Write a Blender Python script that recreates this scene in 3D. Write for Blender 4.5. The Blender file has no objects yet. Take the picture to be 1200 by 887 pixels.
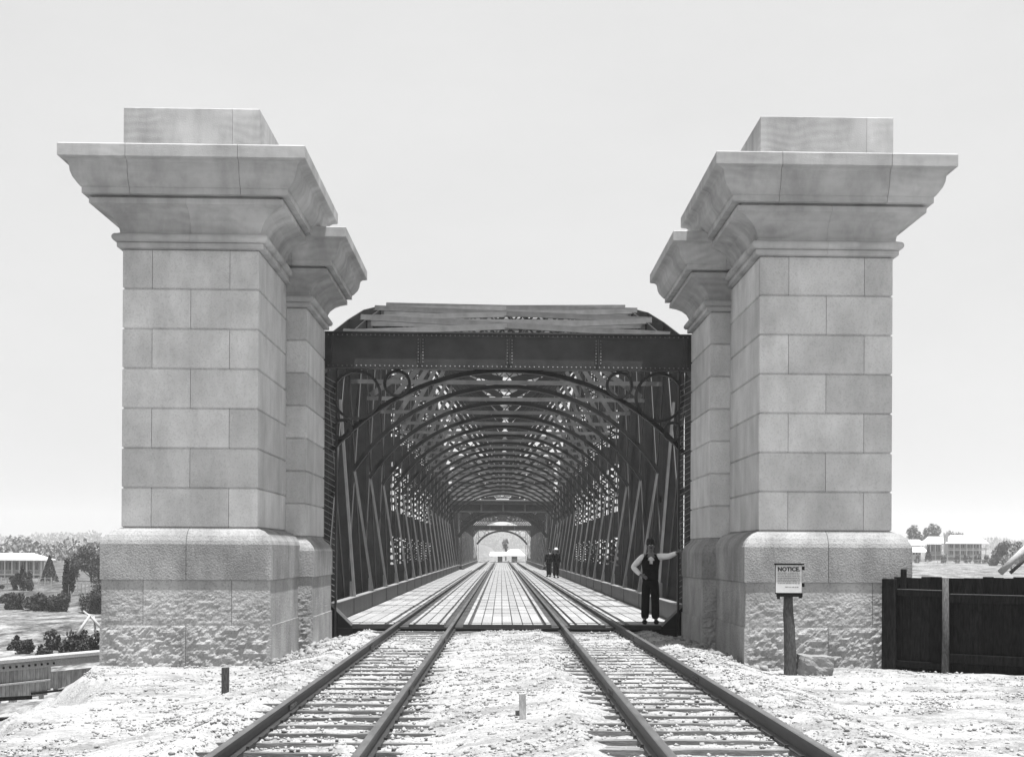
import bpy, bmesh, math, random
import numpy as np
from mathutils import Vector, Matrix, noise
random.seed(7); rng = np.random.default_rng(7)
S = bpy.context.scene
C = bpy.context.collection
PI = math.pi

# ------------------------------------------------------------------ camera
CX, CD, CH = -0.1309, 31.7672, 1.4169
YAW, PIT, ROL, FPX, PPX, PPY = 0.0319, 0.0024, 0.0051, 1871.7, 646.96, 642.39
_R = Vector((math.cos(YAW), -math.sin(YAW), 0))
_F = Vector((math.sin(YAW)*math.cos(PIT), math.cos(YAW)*math.cos(PIT), math.sin(PIT)))
_U = Vector((-math.sin(YAW)*math.sin(PIT), -math.cos(YAW)*math.sin(PIT), math.cos(PIT)))
CR = _R*math.cos(ROL) + _U*math.sin(ROL)
CU = -_R*math.sin(ROL) + _U*math.cos(ROL)
CPOS = Vector((CX, -CD, CH))
cam = bpy.data.cameras.new('camera'); co = bpy.data.objects.new('camera', cam); C.objects.link(co)
cam.sensor_width = 36; cam.lens = FPX/1200*36
cam.shift_x = (600-PPX)/1200; cam.shift_y = (PPY-443.5)/1200
cam.clip_start = 0.1; cam.clip_end = 6000
m = Matrix((CR, CU, -_F)).transposed().to_4x4(); m.translation = CPOS
co.matrix_world = m
S.camera = co

def at(px, py, Y):
    """point of the place on the vertical plane at depth Y seen at photo pixel px, py (used to measure the place)"""
    d = _F*FPX + CR*(px-PPX) - CU*(py-PPY)
    return CPOS + d*((Y+CD)/d.y)

# ------------------------------------------------------------------ sky, sun, exposure
SUN_EL, SUN_AZ = math.radians(80), math.radians(142)     # azimuth clockwise from +Y: to the right and behind the camera
w = bpy.data.worlds.new('World'); S.world = w; w.use_nodes = True
nt = w.node_tree; nt.nodes.clear()
sky = nt.nodes.new('ShaderNodeTexSky'); sky.sky_type = 'NISHITA'; sky.sun_disc = False
sky.sun_elevation = SUN_EL; sky.sun_rotation = SUN_AZ; sky.dust_density = 3.0
bw = nt.nodes.new('ShaderNodeRGBToBW')
mr = nt.nodes.new('ShaderNodeMapRange'); mr.inputs['From Min'].default_value = 0; mr.inputs['From Max'].default_value = 20
mr.inputs['To Min'].default_value = 6.6; mr.inputs['To Max'].default_value = 8.4
bg = nt.nodes.new('ShaderNodeBackground'); bg.inputs['Strength'].default_value = 0.0565
wo = nt.nodes.new('ShaderNodeOutputWorld')
nt.links.new(sky.outputs[0], bw.inputs[0]); nt.links.new(bw.outputs[0], mr.inputs[0])
cn = nt.nodes.new('ShaderNodeTexNoise'); cn.inputs['Scale'].default_value = 2.2; cn.inputs['Detail'].default_value = 7; cn.inputs['Roughness'].default_value = 0.65
ctc = nt.nodes.new('ShaderNodeTexCoord'); cmp_ = nt.nodes.new('ShaderNodeMapping'); cmp_.inputs['Scale'].default_value = (1, 1, 2.5)
nt.links.new(ctc.outputs['Generated'], cmp_.inputs[0]); nt.links.new(cmp_.outputs[0], cn.inputs['Vector'])
cr_ = nt.nodes.new('ShaderNodeMapRange'); cr_.inputs['From Min'].default_value = .3; cr_.inputs['From Max'].default_value = .7; cr_.inputs['To Min'].default_value = .955; cr_.inputs['To Max'].default_value = 1.035
cm_ = nt.nodes.new('ShaderNodeMath'); cm_.operation = 'MULTIPLY'
nt.links.new(cn.outputs[0], cr_.inputs[0]); nt.links.new(cr_.outputs[0], cm_.inputs[0]); nt.links.new(mr.outputs[0], cm_.inputs[1])
nt.links.new(cm_.outputs[0], bg.inputs['Color']); nt.links.new(bg.outputs[0], wo.inputs['Surface'])
sl = bpy.data.lights.new('sun', 'SUN'); sl.energy = 4.6; sl.angle = math.radians(0.8); sl.color = (1, 1, 1)
so = bpy.data.objects.new('sun', sl); C.objects.link(so)
sd = Vector((math.sin(SUN_AZ)*math.cos(SUN_EL), math.cos(SUN_AZ)*math.cos(SUN_EL), math.sin(SUN_EL)))
so.rotation_euler = sd.to_track_quat('Z', 'Y').to_euler(); so.location = (20, -30, 60)
S.view_settings.view_transform = 'Standard'; S.view_settings.look = 'None'
S.view_settings.exposure = 1.0; S.view_settings.gamma = 1.0
S.render.engine = 'CYCLES'; S.cycles.volume_bounces = 1; S.cycles.max_bounces = 6

# ------------------------------------------------------------------ materials (a black-and-white world: all greys)
def mat(name, a, b, scale=4.0, rough=0.8, bump=0.3, bscale=40.0, bdist=0.01, rand=0.0, spec=0.3, swirl=0, speck=None, detail=6, stretch=None, stain=0):
    M = bpy.data.materials.new(name); M.use_nodes = True
    t = M.node_tree; N = t.nodes; L = t.links
    P = N['Principled BSDF']; P.inputs['Roughness'].default_value = rough
    P.inputs['Specular IOR Level'].default_value = spec
    tc = N.new('ShaderNodeNewGeometry')
    pos = tc.outputs['Position']
    if stretch:
        mp = N.new('ShaderNodeMapping'); mp.inputs['Scale'].default_value = stretch
        L.new(pos, mp.inputs[0]); pos = mp.outputs[0]
    n1 = N.new('ShaderNodeTexNoise'); n1.inputs['Scale'].default_value = scale; n1.inputs['Detail'].default_value = detail
    n1.inputs['Roughness'].default_value = 0.6
    L.new(pos, n1.inputs['Vector'])
    r = N.new('ShaderNodeMapRange'); r.inputs['From Min'].default_value = 0.3; r.inputs['From Max'].default_value = 0.7
    r.inputs['To Min'].default_value = a; r.inputs['To Max'].default_value = b
    L.new(n1.outputs[0], r.inputs[0]); val = r.outputs[0]
    def mul(v, lo, hi, src, f0=0.0, f1=1.0):
        q = N.new('ShaderNodeMapRange'); q.inputs['From Min'].default_value = f0; q.inputs['From Max'].default_value = f1
        q.inputs['To Min'].default_value = lo; q.inputs['To Max'].default_value = hi
        L.new(src, q.inputs[0])
        mm = N.new('ShaderNodeMath'); mm.operation = 'MULTIPLY'; L.new(v, mm.inputs[0]); L.new(q.outputs[0], mm.inputs[1])
        return mm.outputs[0]
    if rand:
        oi = N.new('ShaderNodeObjectInfo'); val = mul(val, 1-rand, 1+rand, oi.outputs['Random'])
    if swirl:
        wv = N.new('ShaderNodeTexWave'); wv.bands_direction = 'Z'; wv.inputs['Scale'].default_value = 2.2
        wv.inputs['Distortion'].default_value = 14; wv.inputs['Detail'].default_value = 2; wv.inputs['Detail Scale'].default_value = 0.5; wv.inputs['Detail Roughness'].default_value = 0.4
        oi2 = N.new('ShaderNodeObjectInfo'); vs_ = N.new('ShaderNodeVectorMath'); vs_.operation = 'SCALE'; vs_.inputs[0].default_value = (7, 3, 5); L.new(oi2.outputs['Random'], vs_.inputs['Scale'])
        va_ = N.new('ShaderNodeVectorMath'); va_.operation = 'ADD'; L.new(pos, va_.inputs[0]); L.new(vs_.outputs[0], va_.inputs[1]); L.new(va_.outputs[0], wv.inputs['Vector'])
        nm = N.new('ShaderNodeTexNoise'); nm.inputs['Scale'].default_value = 0.9; nm.inputs['Detail'].default_value = 4; L.new(va_.outputs[0], nm.inputs['Vector'])
        am = N.new('ShaderNodeMapRange'); am.inputs['From Min'].default_value = .42; am.inputs['From Max'].default_value = .68; am.inputs['To Max'].default_value = swirl; L.new(nm.outputs[0], am.inputs[0])
        t1 = N.new('ShaderNodeMath'); t1.operation = 'MULTIPLY'; L.new(am.outputs[0], t1.inputs[0]); L.new(wv.outputs[1], t1.inputs[1])
        t2 = N.new('ShaderNodeMath'); t2.operation = 'SUBTRACT'; t2.inputs[0].default_value = 1.0; L.new(t1.outputs[0], t2.inputs[1])
        t3 = N.new('ShaderNodeMath'); t3.operation = 'MULTIPLY'; L.new(val, t3.inputs[0]); L.new(t2.outputs[0], t3.inputs[1]); val = t3.outputs[0]
    if stain:
        ms_ = N.new('ShaderNodeMapping'); ms_.inputs['Scale'].default_value = (1.5, 1.5, .45); L.new(tc.outputs['Position'], ms_.inputs[0])
        n4 = N.new('ShaderNodeTexNoise'); n4.inputs['Scale'].default_value = 1.1; n4.inputs['Detail'].default_value = 8; n4.inputs['Roughness'].default_value = 0.65
        L.new(ms_.outputs[0], n4.inputs['Vector']); val = mul(val, 1-stain, 1.04, n4.outputs[0], 0.36, 0.58)
    if speck:
        n3 = N.new('ShaderNodeTexNoise'); n3.inputs['Scale'].default_value = speck[0]; n3.inputs['Detail'].default_value = 3
        L.new(pos, n3.inputs['Vector']); val = mul(val, speck[1], 1.0, n3.outputs[0], speck[2], speck[2]+0.12)
    L.new(val, P.inputs['Base Color'])
    if bump:
        n2 = N.new('ShaderNodeTexNoise'); n2.inputs['Scale'].default_value = bscale; n2.inputs['Detail'].default_value = 5
        L.new(pos, n2.inputs['Vector'])
        bp = N.new('ShaderNodeBump'); bp.inputs['Strength'].default_value = bump; bp.inputs['Distance'].default_value = bdist
        L.new(n2.outputs[0], bp.inputs['Height']); L.new(bp.outputs[0], P.inputs['Normal'])
    return M
M = {}
M['stone'] = mat('sandstone', 0.48, 0.62, 1.6, 0.9, 0.8, 40, 0.018, 0.13, 0.2, speck=(38, 0.88, 0.36), stain=0.16)
M['stone_cap'] = mat('sandstone_bedded', 0.34, 0.50, 1.0, 0.9, 0.4, 50, 0.010, 0.10, 0.2, swirl=0.15, stain=0.24)
M['stone_base'] = mat('sandstone_weathered', 0.24, 0.38, 1.1, 0.9, 0.7, 45, 0.02, 0.12, 0.2, speck=(30, 0.8, 0.38), stain=0.3)
M['stone_rough'] = mat('sandstone_rock_faced', 0.27, 0.42, 1.8, 0.9, 0.7, 30, 0.03, 0.10, 0.2, speck=(30, 0.8, 0.36), stain=0.2)
M['mortar'] = mat('mortar', 0.06, 0.10, 6, 0.95, 0.2)
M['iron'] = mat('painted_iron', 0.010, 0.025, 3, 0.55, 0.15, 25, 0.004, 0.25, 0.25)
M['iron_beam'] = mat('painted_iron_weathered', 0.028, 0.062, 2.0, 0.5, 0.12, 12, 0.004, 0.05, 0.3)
M['iron_pale'] = mat('lit_iron', 0.16, 0.24, 3, 0.6, 0.15, 25, 0.004, 0.12, 0.35)  # paler copy of the iron: light from above put into the colour
M['iron_leg'] = mat('lit_grey_iron', 0.11, 0.18, 3, 0.6, 0.15, 25, 0.004, 0.15, 0.35)  # leg iron lightened to stand for light falling from above
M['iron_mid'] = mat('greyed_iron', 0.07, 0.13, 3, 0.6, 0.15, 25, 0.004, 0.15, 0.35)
M['rail'] = mat('rail_steel', 0.012, 0.03, 6, 0.55, 0.15, 40, 0.002, 0.05, 0.5)
M['rail_top'] = mat('worn_rail_head', 0.05, 0.11, 8, 0.5, 0.1, 40, 0.002, 0, 0.5, stretch=(1, .2, 1))
M['deck'] = mat('bleached_deck_board', 0.22, 0.33, 5, 0.85, 0.35, 30, 0.006, 0.13, 0.2, stretch=(6, 1, 1))
M['deck_dark'] = mat('tarred_timber', 0.04, 0.07, 5, 0.8, 0.3, 30, 0.006, 0.1)
M['sleeper'] = mat('sleeper_timber', 0.08, 0.20, 6, 0.9, 0.6, 30, 0.012, 0.2, 0.2, stretch=(1, 6, 6))
M['gravel'] = mat('crushed_stone', 0.20, 0.40, 9, 0.95, 0.5, 60, 0.01, 0, 0.1)
M['gravel_dark'] = mat('dark_chips', 0.16, 0.30, 9, 0.95, 0.5, 60, 0.01)
M['fence'] = mat('black_tarred_board', 0.004, 0.02, 6, 0.85, 0.4, 30, 0.008, 0.25, 0.08, stretch=(5, 5, 1))
M['fence_pale'] = mat('lit_rail_edge', 0.09, 0.20, 8, 0.85, 0.4, 30, 0.008, 0.1, 0.25, stretch=(1, 5, 5))  # pale tone standing for sunlight on the fence rail tops
M['post'] = mat('weathered_post', 0.035, 0.11, 14, 0.9, 0.8, 30, 0.012, 0.15, 0.2, stretch=(4, 4, 1))
M['sign'] = mat('sign_board', 0.50, 0.60, 12, 0.6, 0.1)
M['ink'] = mat('black_ink', 0.02, 0.03, 10, 0.7, 0.0)
M['black'] = mat('black_cloth', 0.006, 0.012, 12, 0.9, 0.4, 60, 0.004, 0, 0.1)
M['dark_cloth'] = mat('dark_cloth', 0.012, 0.022, 12, 0.9, 0.4, 60, 0.004, 0, 0.1)
M['shirt'] = mat('white_cotton', 0.74, 0.82, 8, 0.85, 0.5, 18, 0.02, 0, 0.1)
M['skin'] = mat('skin', 0.12, 0.17, 10, 0.6, 0.1)
M['hair'] = mat('dark_hair', 0.006, 0.012, 30, 0.7, 0.4, 80, 0.005)
M['leaf'] = mat('foliage', 0.035, 0.10, 1.5, 0.7, 0.0, rand=0.2)
M['leaf_dark'] = mat('dark_foliage', 0.015, 0.045, 1.5, 0.7, 0.0, rand=0.2)
M['leaf_pale'] = mat('hazed_foliage', 0.16, 0.28, 1.0, 0.7, 0.0, rand=0.2)  # distance haze put into the leaf colour, on top of the haze volume
M['bark'] = mat('bark', 0.08, 0.16, 8, 0.9, 0.5)
M['wood_pale'] = mat('bleached_wood', 0.26, 0.42, 10, 0.85, 0.4, 30, 0.01, 0.1, stretch=(1, 3, 3))
M['board_grey'] = mat('grey_board', 0.20, 0.46, 5, 0.85, 0.5, 20, 0.01, 0.2, stretch=(4, 4, 1))
M['white_roof'] = mat('white_roof', 0.62, 0.75, 3, 0.7, 0.1)
M['wall_paint'] = mat('painted_weatherboard', 0.28, 0.38, 3, 0.8, 0.1)
M['wall_white'] = mat('white_weatherboard', 0.5, 0.6, 3, 0.8, 0.1)
M['window'] = mat('window_glass', 0.03, 0.05, 3, 0.15, 0.0, spec=0.6)

# ------------------------------------------------------------------ helpers
def link_mesh(name, me, m, parent=None, smooth=False):
    if smooth:
        me.polygons.foreach_set('use_smooth', [True]*len(me.polygons))
    if m is not None and not me.materials: me.materials.append(M[m] if isinstance(m, str) else m)
    o = bpy.data.objects.new(name, me); C.objects.link(o)
    if parent is not None: o.parent = parent
    return o
class MB:
    def __init__(s): s.v = []; s.f = []
    def add(s, vs, fs):
        n = len(s.v); s.v.extend([tuple(p) for p in vs]); s.f.extend([tuple(i+n for i in f) for f in fs])
    def box(s, x0, x1, y0, y1, z0, z1):
        s.add([(x0,y0,z0),(x1,y0,z0),(x1,y1,z0),(x0,y1,z0),(x0,y0,z1),(x1,y0,z1),(x1,y1,z1),(x0,y1,z1)],
              [(0,3,2,1),(4,5,6,7),(0,1,5,4),(1,2,6,5),(2,3,7,6),(3,0,4,7)])
    def bar(s, p, q, w, h, up=(0,0,1), ext=0.0):
        """box from p to q: w across, h along up"""
        p = Vector(p); q = Vector(q); d = (q-p).normalized(); u = Vector(up)
        if abs(d.dot(u)) > 0.98: u = Vector((0,1,0))
        sx = d.cross(u).normalized(); u = sx.cross(d).normalized()
        p = p-d*ext; q = q+d*ext
        a = sx*w/2; b = u*h/2
        vs = [p-a-b, p+a-b, p+a+b, p-a+b, q-a-b, q+a-b, q+a+b, q-a+b]
        s.add(vs, [(0,1,2,3),(7,6,5,4),(0,4,5,1),(1,5,6,2),(2,6,7,3),(3,7,4,0)])
    def prism(s, poly, axis, a, b):
        """poly: 2D points; axis 'x' -> (a, u, v), 'y' -> (u, a, v), 'z' -> (u, v, a)"""
        def P(u, v, t): return (t,u,v) if axis == 'x' else ((u,t,v) if axis == 'y' else (u,v,t))
        n = len(poly); vs = [P(u,v,a) for u,v in poly]+[P(u,v,b) for u,v in poly]
        s.add(vs, [tuple(range(n))[::-1], tuple(range(n, 2*n))]+[(i,(i+1)%n,(i+1)%n+n,i+n) for i in range(n)])
    def tube(s, pts, rad, n=8, cap=True):
        pts = [Vector(p) for p in pts]; rs = rad if isinstance(rad, (list, tuple)) else [rad]*len(pts)
        base = len(s.v); prev = None
        for i, p in enumerate(pts):
            d = (pts[min(i+1, len(pts)-1)]-pts[max(i-1, 0)]).normalized()
            if prev is None:
                u = d.orthogonal().normalized()
            else:
                u = (prev-d*prev.dot(d)).normalized()
            prev = u; v = d.cross(u)
            for k in range(n):
                a = 2*PI*k/n; s.v.append(tuple(p+(u*math.cos(a)+v*math.sin(a))*rs[i]))
        for i in range(len(pts)-1):
            for k in range(n):
                a = base+i*n+k; b = base+i*n+(k+1)%n
                s.f.append((a, b, b+n, a+n))
        if cap:
            s.f.append(tuple(base+k for k in range(n))[::-1]); e = base+(len(pts)-1)*n
            s.f.append(tuple(e+k for k in range(n)))
    def mesh(s, fix=True, bevel=0):
        me = bpy.data.meshes.new('m'); me.from_pydata(s.v, [], s.f); me.update()
        if fix or bevel:
            bm = bmesh.new(); bm.from_mesh(me)
            if bevel: bmesh.ops.bevel(bm, geom=bm.edges[:], offset=bevel, segments=1, affect='EDGES', clamp_overlap=True)
            bmesh.ops.recalc_face_normals(bm, faces=bm.faces[:]); bm.to_mesh(me); bm.free()
        return me
    def build(s, name, m, parent=None, bevel=0, smooth=False, fix=True):
        return link_mesh(name, s.mesh(fix, bevel), m, parent, smooth)
def tag(o, label=None, cat=None, group=None, kind=None):
    if label: o['label'] = label
    if cat: o['category'] = cat
    if group: o['group'] = group
    if kind: o['kind'] = kind
    return o
def empty(name, loc, label=None, cat=None, group=None, rz=0):
    o = bpy.data.objects.new(name, None); o.empty_display_size = 0.2; C.objects.link(o)
    o.location = loc; o.rotation_euler = (0,0,rz); tag(o, label, cat, group); return o
def copy_tree(o, parent=None):
    c = o.copy(); C.objects.link(c)
    if parent is not None: c.parent = parent
    for ch in list(o.children): copy_tree(ch, c)
    return c
def nz(x, y, z=0.0): return noise.noise(Vector((x, y, z)))
def fbm(x, y, z=0.0, o=4):
    v = 0; a = 1
    for _ in range(o): v += a*nz(x, y, z); x *= 2.03; y *= 2.03; z *= 2.03; a *= 0.5
    return v
def lerp_tab(tab, x):
    if x <= tab[0][0]: return tab[0][1]
    for (a, va), (b, vb) in zip(tab, tab[1:]):
        if x <= b: return va+(vb-va)*(x-a)/(b-a)
    return tab[-1][1]
def sst(a, b, x):
    t = max(0.0, min(1.0, (x-a)/(b-a))); return t*t*(3-2*t)

# ------------------------------------------------------------------ terrain
RIVER = [(700, 40), (300, 55), (60, 75), (0, 92), (-12, 140), (-20, 240), (-45, 400), (-60, 700), (-40, 1600)]
def river_d(x, y):
    best = 1e9
    for (a, b), (c, d) in zip(RIVER, RIVER[1:]):
        ex, ey = c-a, d-b; t = max(0, min(1, ((x-a)*ex+(y-b)*ey)/(ex*ex+ey*ey)))
        best = min(best, math.hypot(x-a-ex*t, y-b-ey*t))
    return best
def tk(Y):    # how far back towards the camera, 0 at the bridge, 1 at Y = -20
    return max(0.0, -Y)/20.5
def trackL(Y): return (-1.63-0.15*tk(Y), -0.13*tk(Y))
def trackR(Y): return (1.63-0.07*tk(Y), 0.075*tk(Y))
def near_h(X, Y):
    zl, zr = trackL(Y)[1], trackR(Y)[1]
    t = sst(-1.2, 1.2, X); zt = zl*(1-t)+zr*t
    ax = abs(X)
    z = zt-0.19
    if Y < 0:
        for xc in (trackL(Y)[0], trackR(Y)[0]):
            dx = abs(X-xc)
            if dx < 1.32:
                p = ((Y+23.6+0.33) % 0.66)-0.33
                jt = .022*nz(X*5, Y*.8, 6)+.015*nz(X*14, Y*.8, 8)
                q = sst(-.085+jt, -.04+jt, p)*(1-sst(.17, .34, p))
                cov = .7*fbm(X*1.1, Y*0.55, 3.0, 3)-.05+.42*math.exp(-((Y+4.3)/1.3)**2)+.85*sst(.62, .95, dx)*(.75+fbm(X*.3, Y*.35, 8, 2))
                hi = -.134+.020*max(-.6, min(cov, .6))+.03*sst(.3, .8, cov)
                lo = -.262+.125*sst(.05, .5, cov)
                if Y > -1.6: lo = -.26; hi = -.165
                zz = lo+(hi-lo)*q
                rl = abs(dx-.55)
                zz -= .022*(1-sst(.06, .13, rl))
                k_ = 1-sst(1.02, 1.3, dx)
                z = z*(1-k_)+(zt+zz)*k_ if not (xc < 0 and X > -.7 or xc > 0 and X < .7) else max(z, zt+zz) if k_ > .9 else z*(1-k_)+(zt+zz)*k_
    # strip between the tracks
    z += 0.10*(1-sst(0.35, 0.75, ax))
    # a dip in front of the deck end
    if Y > -1.2: z -= 0.28*math.exp(-((X-0.05)/0.55)**2)*sst(-1.2, 0.2, Y)
    if ax > 2.55:
        # shoulder: first slightly proud then down to pier foot level
        z += 0.05*sst(2.5, 2.75, ax)
        foot = -0.40
        k = sst(2.9, 4.0, ax); z = z*(1-k)+foot*k
        if Y > -2.5: z -= 0.12*sst(-2.5, -0.3, Y)*sst(2.7, 3.2, ax)
    return z
def left_edge(Y): return .28*math.sin(Y*1.7)*math.sin(Y*.6+1)*(1 if Y < -7.5 else 0)+lerp_tab([(-40, -5.6), (-15, -5.3), (-12, -5.1), (-9, -5.8), (-6.5, -6.5), (0, -6.6), (10, -7.5)], Y)
def terr(X, Y):
    z = near_h(X, Y)
    # left: fall off the embankment to the low river flat
    e = left_edge(Y)
    if X < e:
        k = e-X
        drop = min(k*0.95, 1.15)+max(0, min(k-2.6, 60))*0.5 if k > 0 else 0
        z = max(z-drop, -5.5)
    if X > 9.5:
        z = max(z-(X-9.5)*0.3, -5.0)
    # beyond the abutments
    far = -5.6+0.5*fbm(X*0.02, Y*0.02, 1.0, 3)
    if X < 0:
        q = sst(-5, -18, X) if False else 1-sst(-18, -8, X)
        far = far*(1-q)+q*(lerp_tab([(0, -3.8), (40, -4.3), (60, -4.5), (135, -4.9), (150, -4.9), (178, -3.2), (230, -3.3), (400, -2)], Y)+0.4*fbm(X*0.03, Y*0.03, 1.0, 3))
    else:
        q = sst(30, 70, X)
        far = far*(1-q)+q*lerp_tab([(0, -5), (60, -5), (150, -3.6), (280, -1.8), (330, -1.15), (400, -0.25), (500, 0.4)], Y)
    if abs(X) < 40: far += 5.0*sst(195, 240, Y)*(1-sst(20, 40, abs(X)))
    far += 5*sst(500, 1500, Y)
    k = sst(0.4, 9.0, Y)
    if abs(X) < 30 or True: z = z*(1-k)+far*k if Y > 0.4 else z
    if 170 < Y and abs(X) < 14:          # embankment on the far bank
        q = sst(196, 205, Y)*(1-sst(5, 14, abs(X))); z = z*(1-q)+(-0.5)*q
    if Y > 20:
        d = river_d(X, Y); q = 1-sst(11, 20, d)
        z = z*(1-q)-11.0*q
    return z
def axis(lo, hi, fine):
    """grid lines: fine = list of (a, b, step) ascending; outside grows"""
    v = []
    for a, b, st in fine: v += list(np.arange(a, b-1e-6, st))
    v.append(fine[-1][1])
    st = fine[-1][2]; x = v[-1]
    while x < hi: st = min(st*1.25, 60); x += st; v.append(x)
    st = fine[0][2]; x = v[0]; pre = []
    while x > lo: st = min(st*1.25, 60); x -= st; pre.append(x)
    return pre[::-1]+v
xs = axis(-1500, 1500, [(-24, -9, 0.5), (-9, 9, 0.10), (9, 24, 0.5)])
ys = axis(-60, 2400, [(-22.5, 0.7, 0.055), (0.7, 12, 0.7)])
nx, ny = len(xs), len(ys)
gv = np.empty((ny, nx, 3))
for j, y in enumerate(ys):
    for i, x in enumerate(xs):
        z = terr(x, y)
        if -23 < y < 0.5 and abs(x) < 9.2:
            rough = 0.012*nz(x*7, y*7, 0.3)+0.010*nz(x*15, y*15, 4.0)+(0.03*nz(x*1.3, y*1.3, 9.0) if abs(x) > 2.9 else 0)+((.22*nz(x*1.1, y*1.1, 3.0)+.09*nz(x*3.3, y*3.3, 5.0)+.04*nz(x*8, y*8, 6))*sst(-.2, .6, left_edge(y)-x))
            if y > -1.2 and abs(x) < 2.6: rough *= 0.6
            z += rough
        elif y < 60 and abs(x) < 40: z += 0.12*nz(x*0.7, y*0.7, 2.0)
        elif -220 < x < -15 and 20 < y < 300: z += 0.5*nz(x*0.14, y*0.14, 2.0)+0.2*nz(x*0.5, y*0.5, 7.0)
        gv[j, i] = (x, y, z)
idx = np.arange(nx*ny).reshape(ny, nx)
fq = np.stack([idx[:-1, :-1], idx[:-1, 1:], idx[1:, 1:], idx[1:, :-1]], -1).reshape(-1, 4)
def np_mesh(name, v, f):
    me = bpy.data.meshes.new(name); v = np.asarray(v, dtype=np.float32).reshape(-1, 3); f = np.asarray(f, dtype=np.int32)
    k = f.shape[1]
    me.vertices.add(len(v)); me.vertices.foreach_set('co', v.ravel())
    me.loops.add(f.size); me.loops.foreach_set('vertex_index', f.ravel())
    me.polygons.add(len(f)); me.polygons.foreach_set('loop_start', np.arange(0, f.size, k, dtype=np.int32))
    me.polygons.foreach_set('loop_total', np.full(len(f), k, dtype=np.int32))
    me.update(calc_edges=True); me.validate(); return me
# ground material: bleached gravel on the embankment, mottled grass and bare earth beyond
G = bpy.data.materials.new('ground_cover'); G.use_nodes = True
t = G.node_tree; N = t.nodes; L = t.links; P = N['Principled BSDF']; P.inputs['Roughness'].default_value = 0.95; P.inputs['Specular IOR Level'].default_value = 0.1
ge = N.new('ShaderNodeNewGeometry')
def nse(sc, det=6, ro=0.6):
    n = N.new('ShaderNodeTexNoise'); n.inputs['Scale'].default_value = sc; n.inputs['Detail'].default_value = det; n.inputs['Roughness'].default_value = ro
    L.new(ge.outputs['Position'], n.inputs['Vector']); return n.outputs[0]
def rmp(src, a, b, lo, hi):
    r = N.new('ShaderNodeMapRange'); r.inputs['From Min'].default_value = a; r.inputs['From Max'].default_value = b
    r.inputs['To Min'].default_value = lo; r.inputs['To Max'].default_value = hi; L.new(src, r.inputs[0]); return r.outputs[0]
def mth(op, a, b):
    q = N.new('ShaderNodeMath'); q.operation = op
    for i, s_ in enumerate((a, b)):
        if isinstance(s_, (int, float)): q.inputs[i].default_value = s_
        else: L.new(s_, q.inputs[i])
    return q.outputs[0]
grav = mth('MULTIPLY', rmp(nse(5), 0.3, 0.7, 0.30, 0.42), mth('MULTIPLY', rmp(nse(34, 4), 0.36, 0.50, 0.60, 1.0), rmp(nse(0.9, 9, 0.75), 0.40, 0.52, 0.62, 1.0)))
def nse2(sc, det, ro, st):
    mp = N.new('ShaderNodeMapping'); mp.inputs['Scale'].default_value = st; L.new(ge.outputs['Position'], mp.inputs[0])
    n = N.new('ShaderNodeTexNoise'); n.inputs['Scale'].default_value = sc; n.inputs['Detail'].default_value = det; n.inputs['Roughness'].default_value = ro
    L.new(mp.outputs[0], n.inputs['Vector']); return n.outputs[0]
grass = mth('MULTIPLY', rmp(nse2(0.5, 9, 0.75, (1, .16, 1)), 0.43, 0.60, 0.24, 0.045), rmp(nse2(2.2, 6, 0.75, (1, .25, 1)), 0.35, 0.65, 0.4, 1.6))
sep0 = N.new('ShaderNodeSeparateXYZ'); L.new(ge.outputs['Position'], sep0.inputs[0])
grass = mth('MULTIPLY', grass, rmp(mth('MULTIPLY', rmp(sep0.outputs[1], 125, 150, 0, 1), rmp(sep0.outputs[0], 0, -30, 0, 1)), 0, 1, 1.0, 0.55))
sep = N.new('ShaderNodeSeparateXYZ'); L.new(ge.outputs['Position'], sep.inputs[0])
msk = mth('MULTIPLY', mth('LESS_THAN', sep.outputs[1], 9.0), rmp(mth('ADD', sep.outputs[2], mth('MULTIPLY', nse(0.6), 1.0)), -1.6, -1.2, 0, 1))
mx = N.new('ShaderNodeMix'); mx.data_type = 'FLOAT'; L.new(msk, mx.inputs[0]); L.new(grass, mx.inputs[2]); L.new(grav, mx.inputs[3])
L.new(mx.outputs[0], P.inputs['Base Color'])
bp = N.new('ShaderNodeBump'); bp.inputs['Strength'].default_value = 0.8; bp.inputs['Distance'].default_value = 0.03
L.new(nse(40, 5), bp.inputs['Height']); L.new(bp.outputs[0], P.inputs['Normal'])
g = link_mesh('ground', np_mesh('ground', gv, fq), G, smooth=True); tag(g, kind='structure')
wmb = MB(); wmb.box(-1500, 1500, 20, 2400, -9.4, -9.0)
W = mat('river_water', 0.10, 0.14, 0.1, 0.12, 0.3, 1.5, 0.05, spec=0.5)
tag(wmb.build('river', W), kind='structure')

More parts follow.
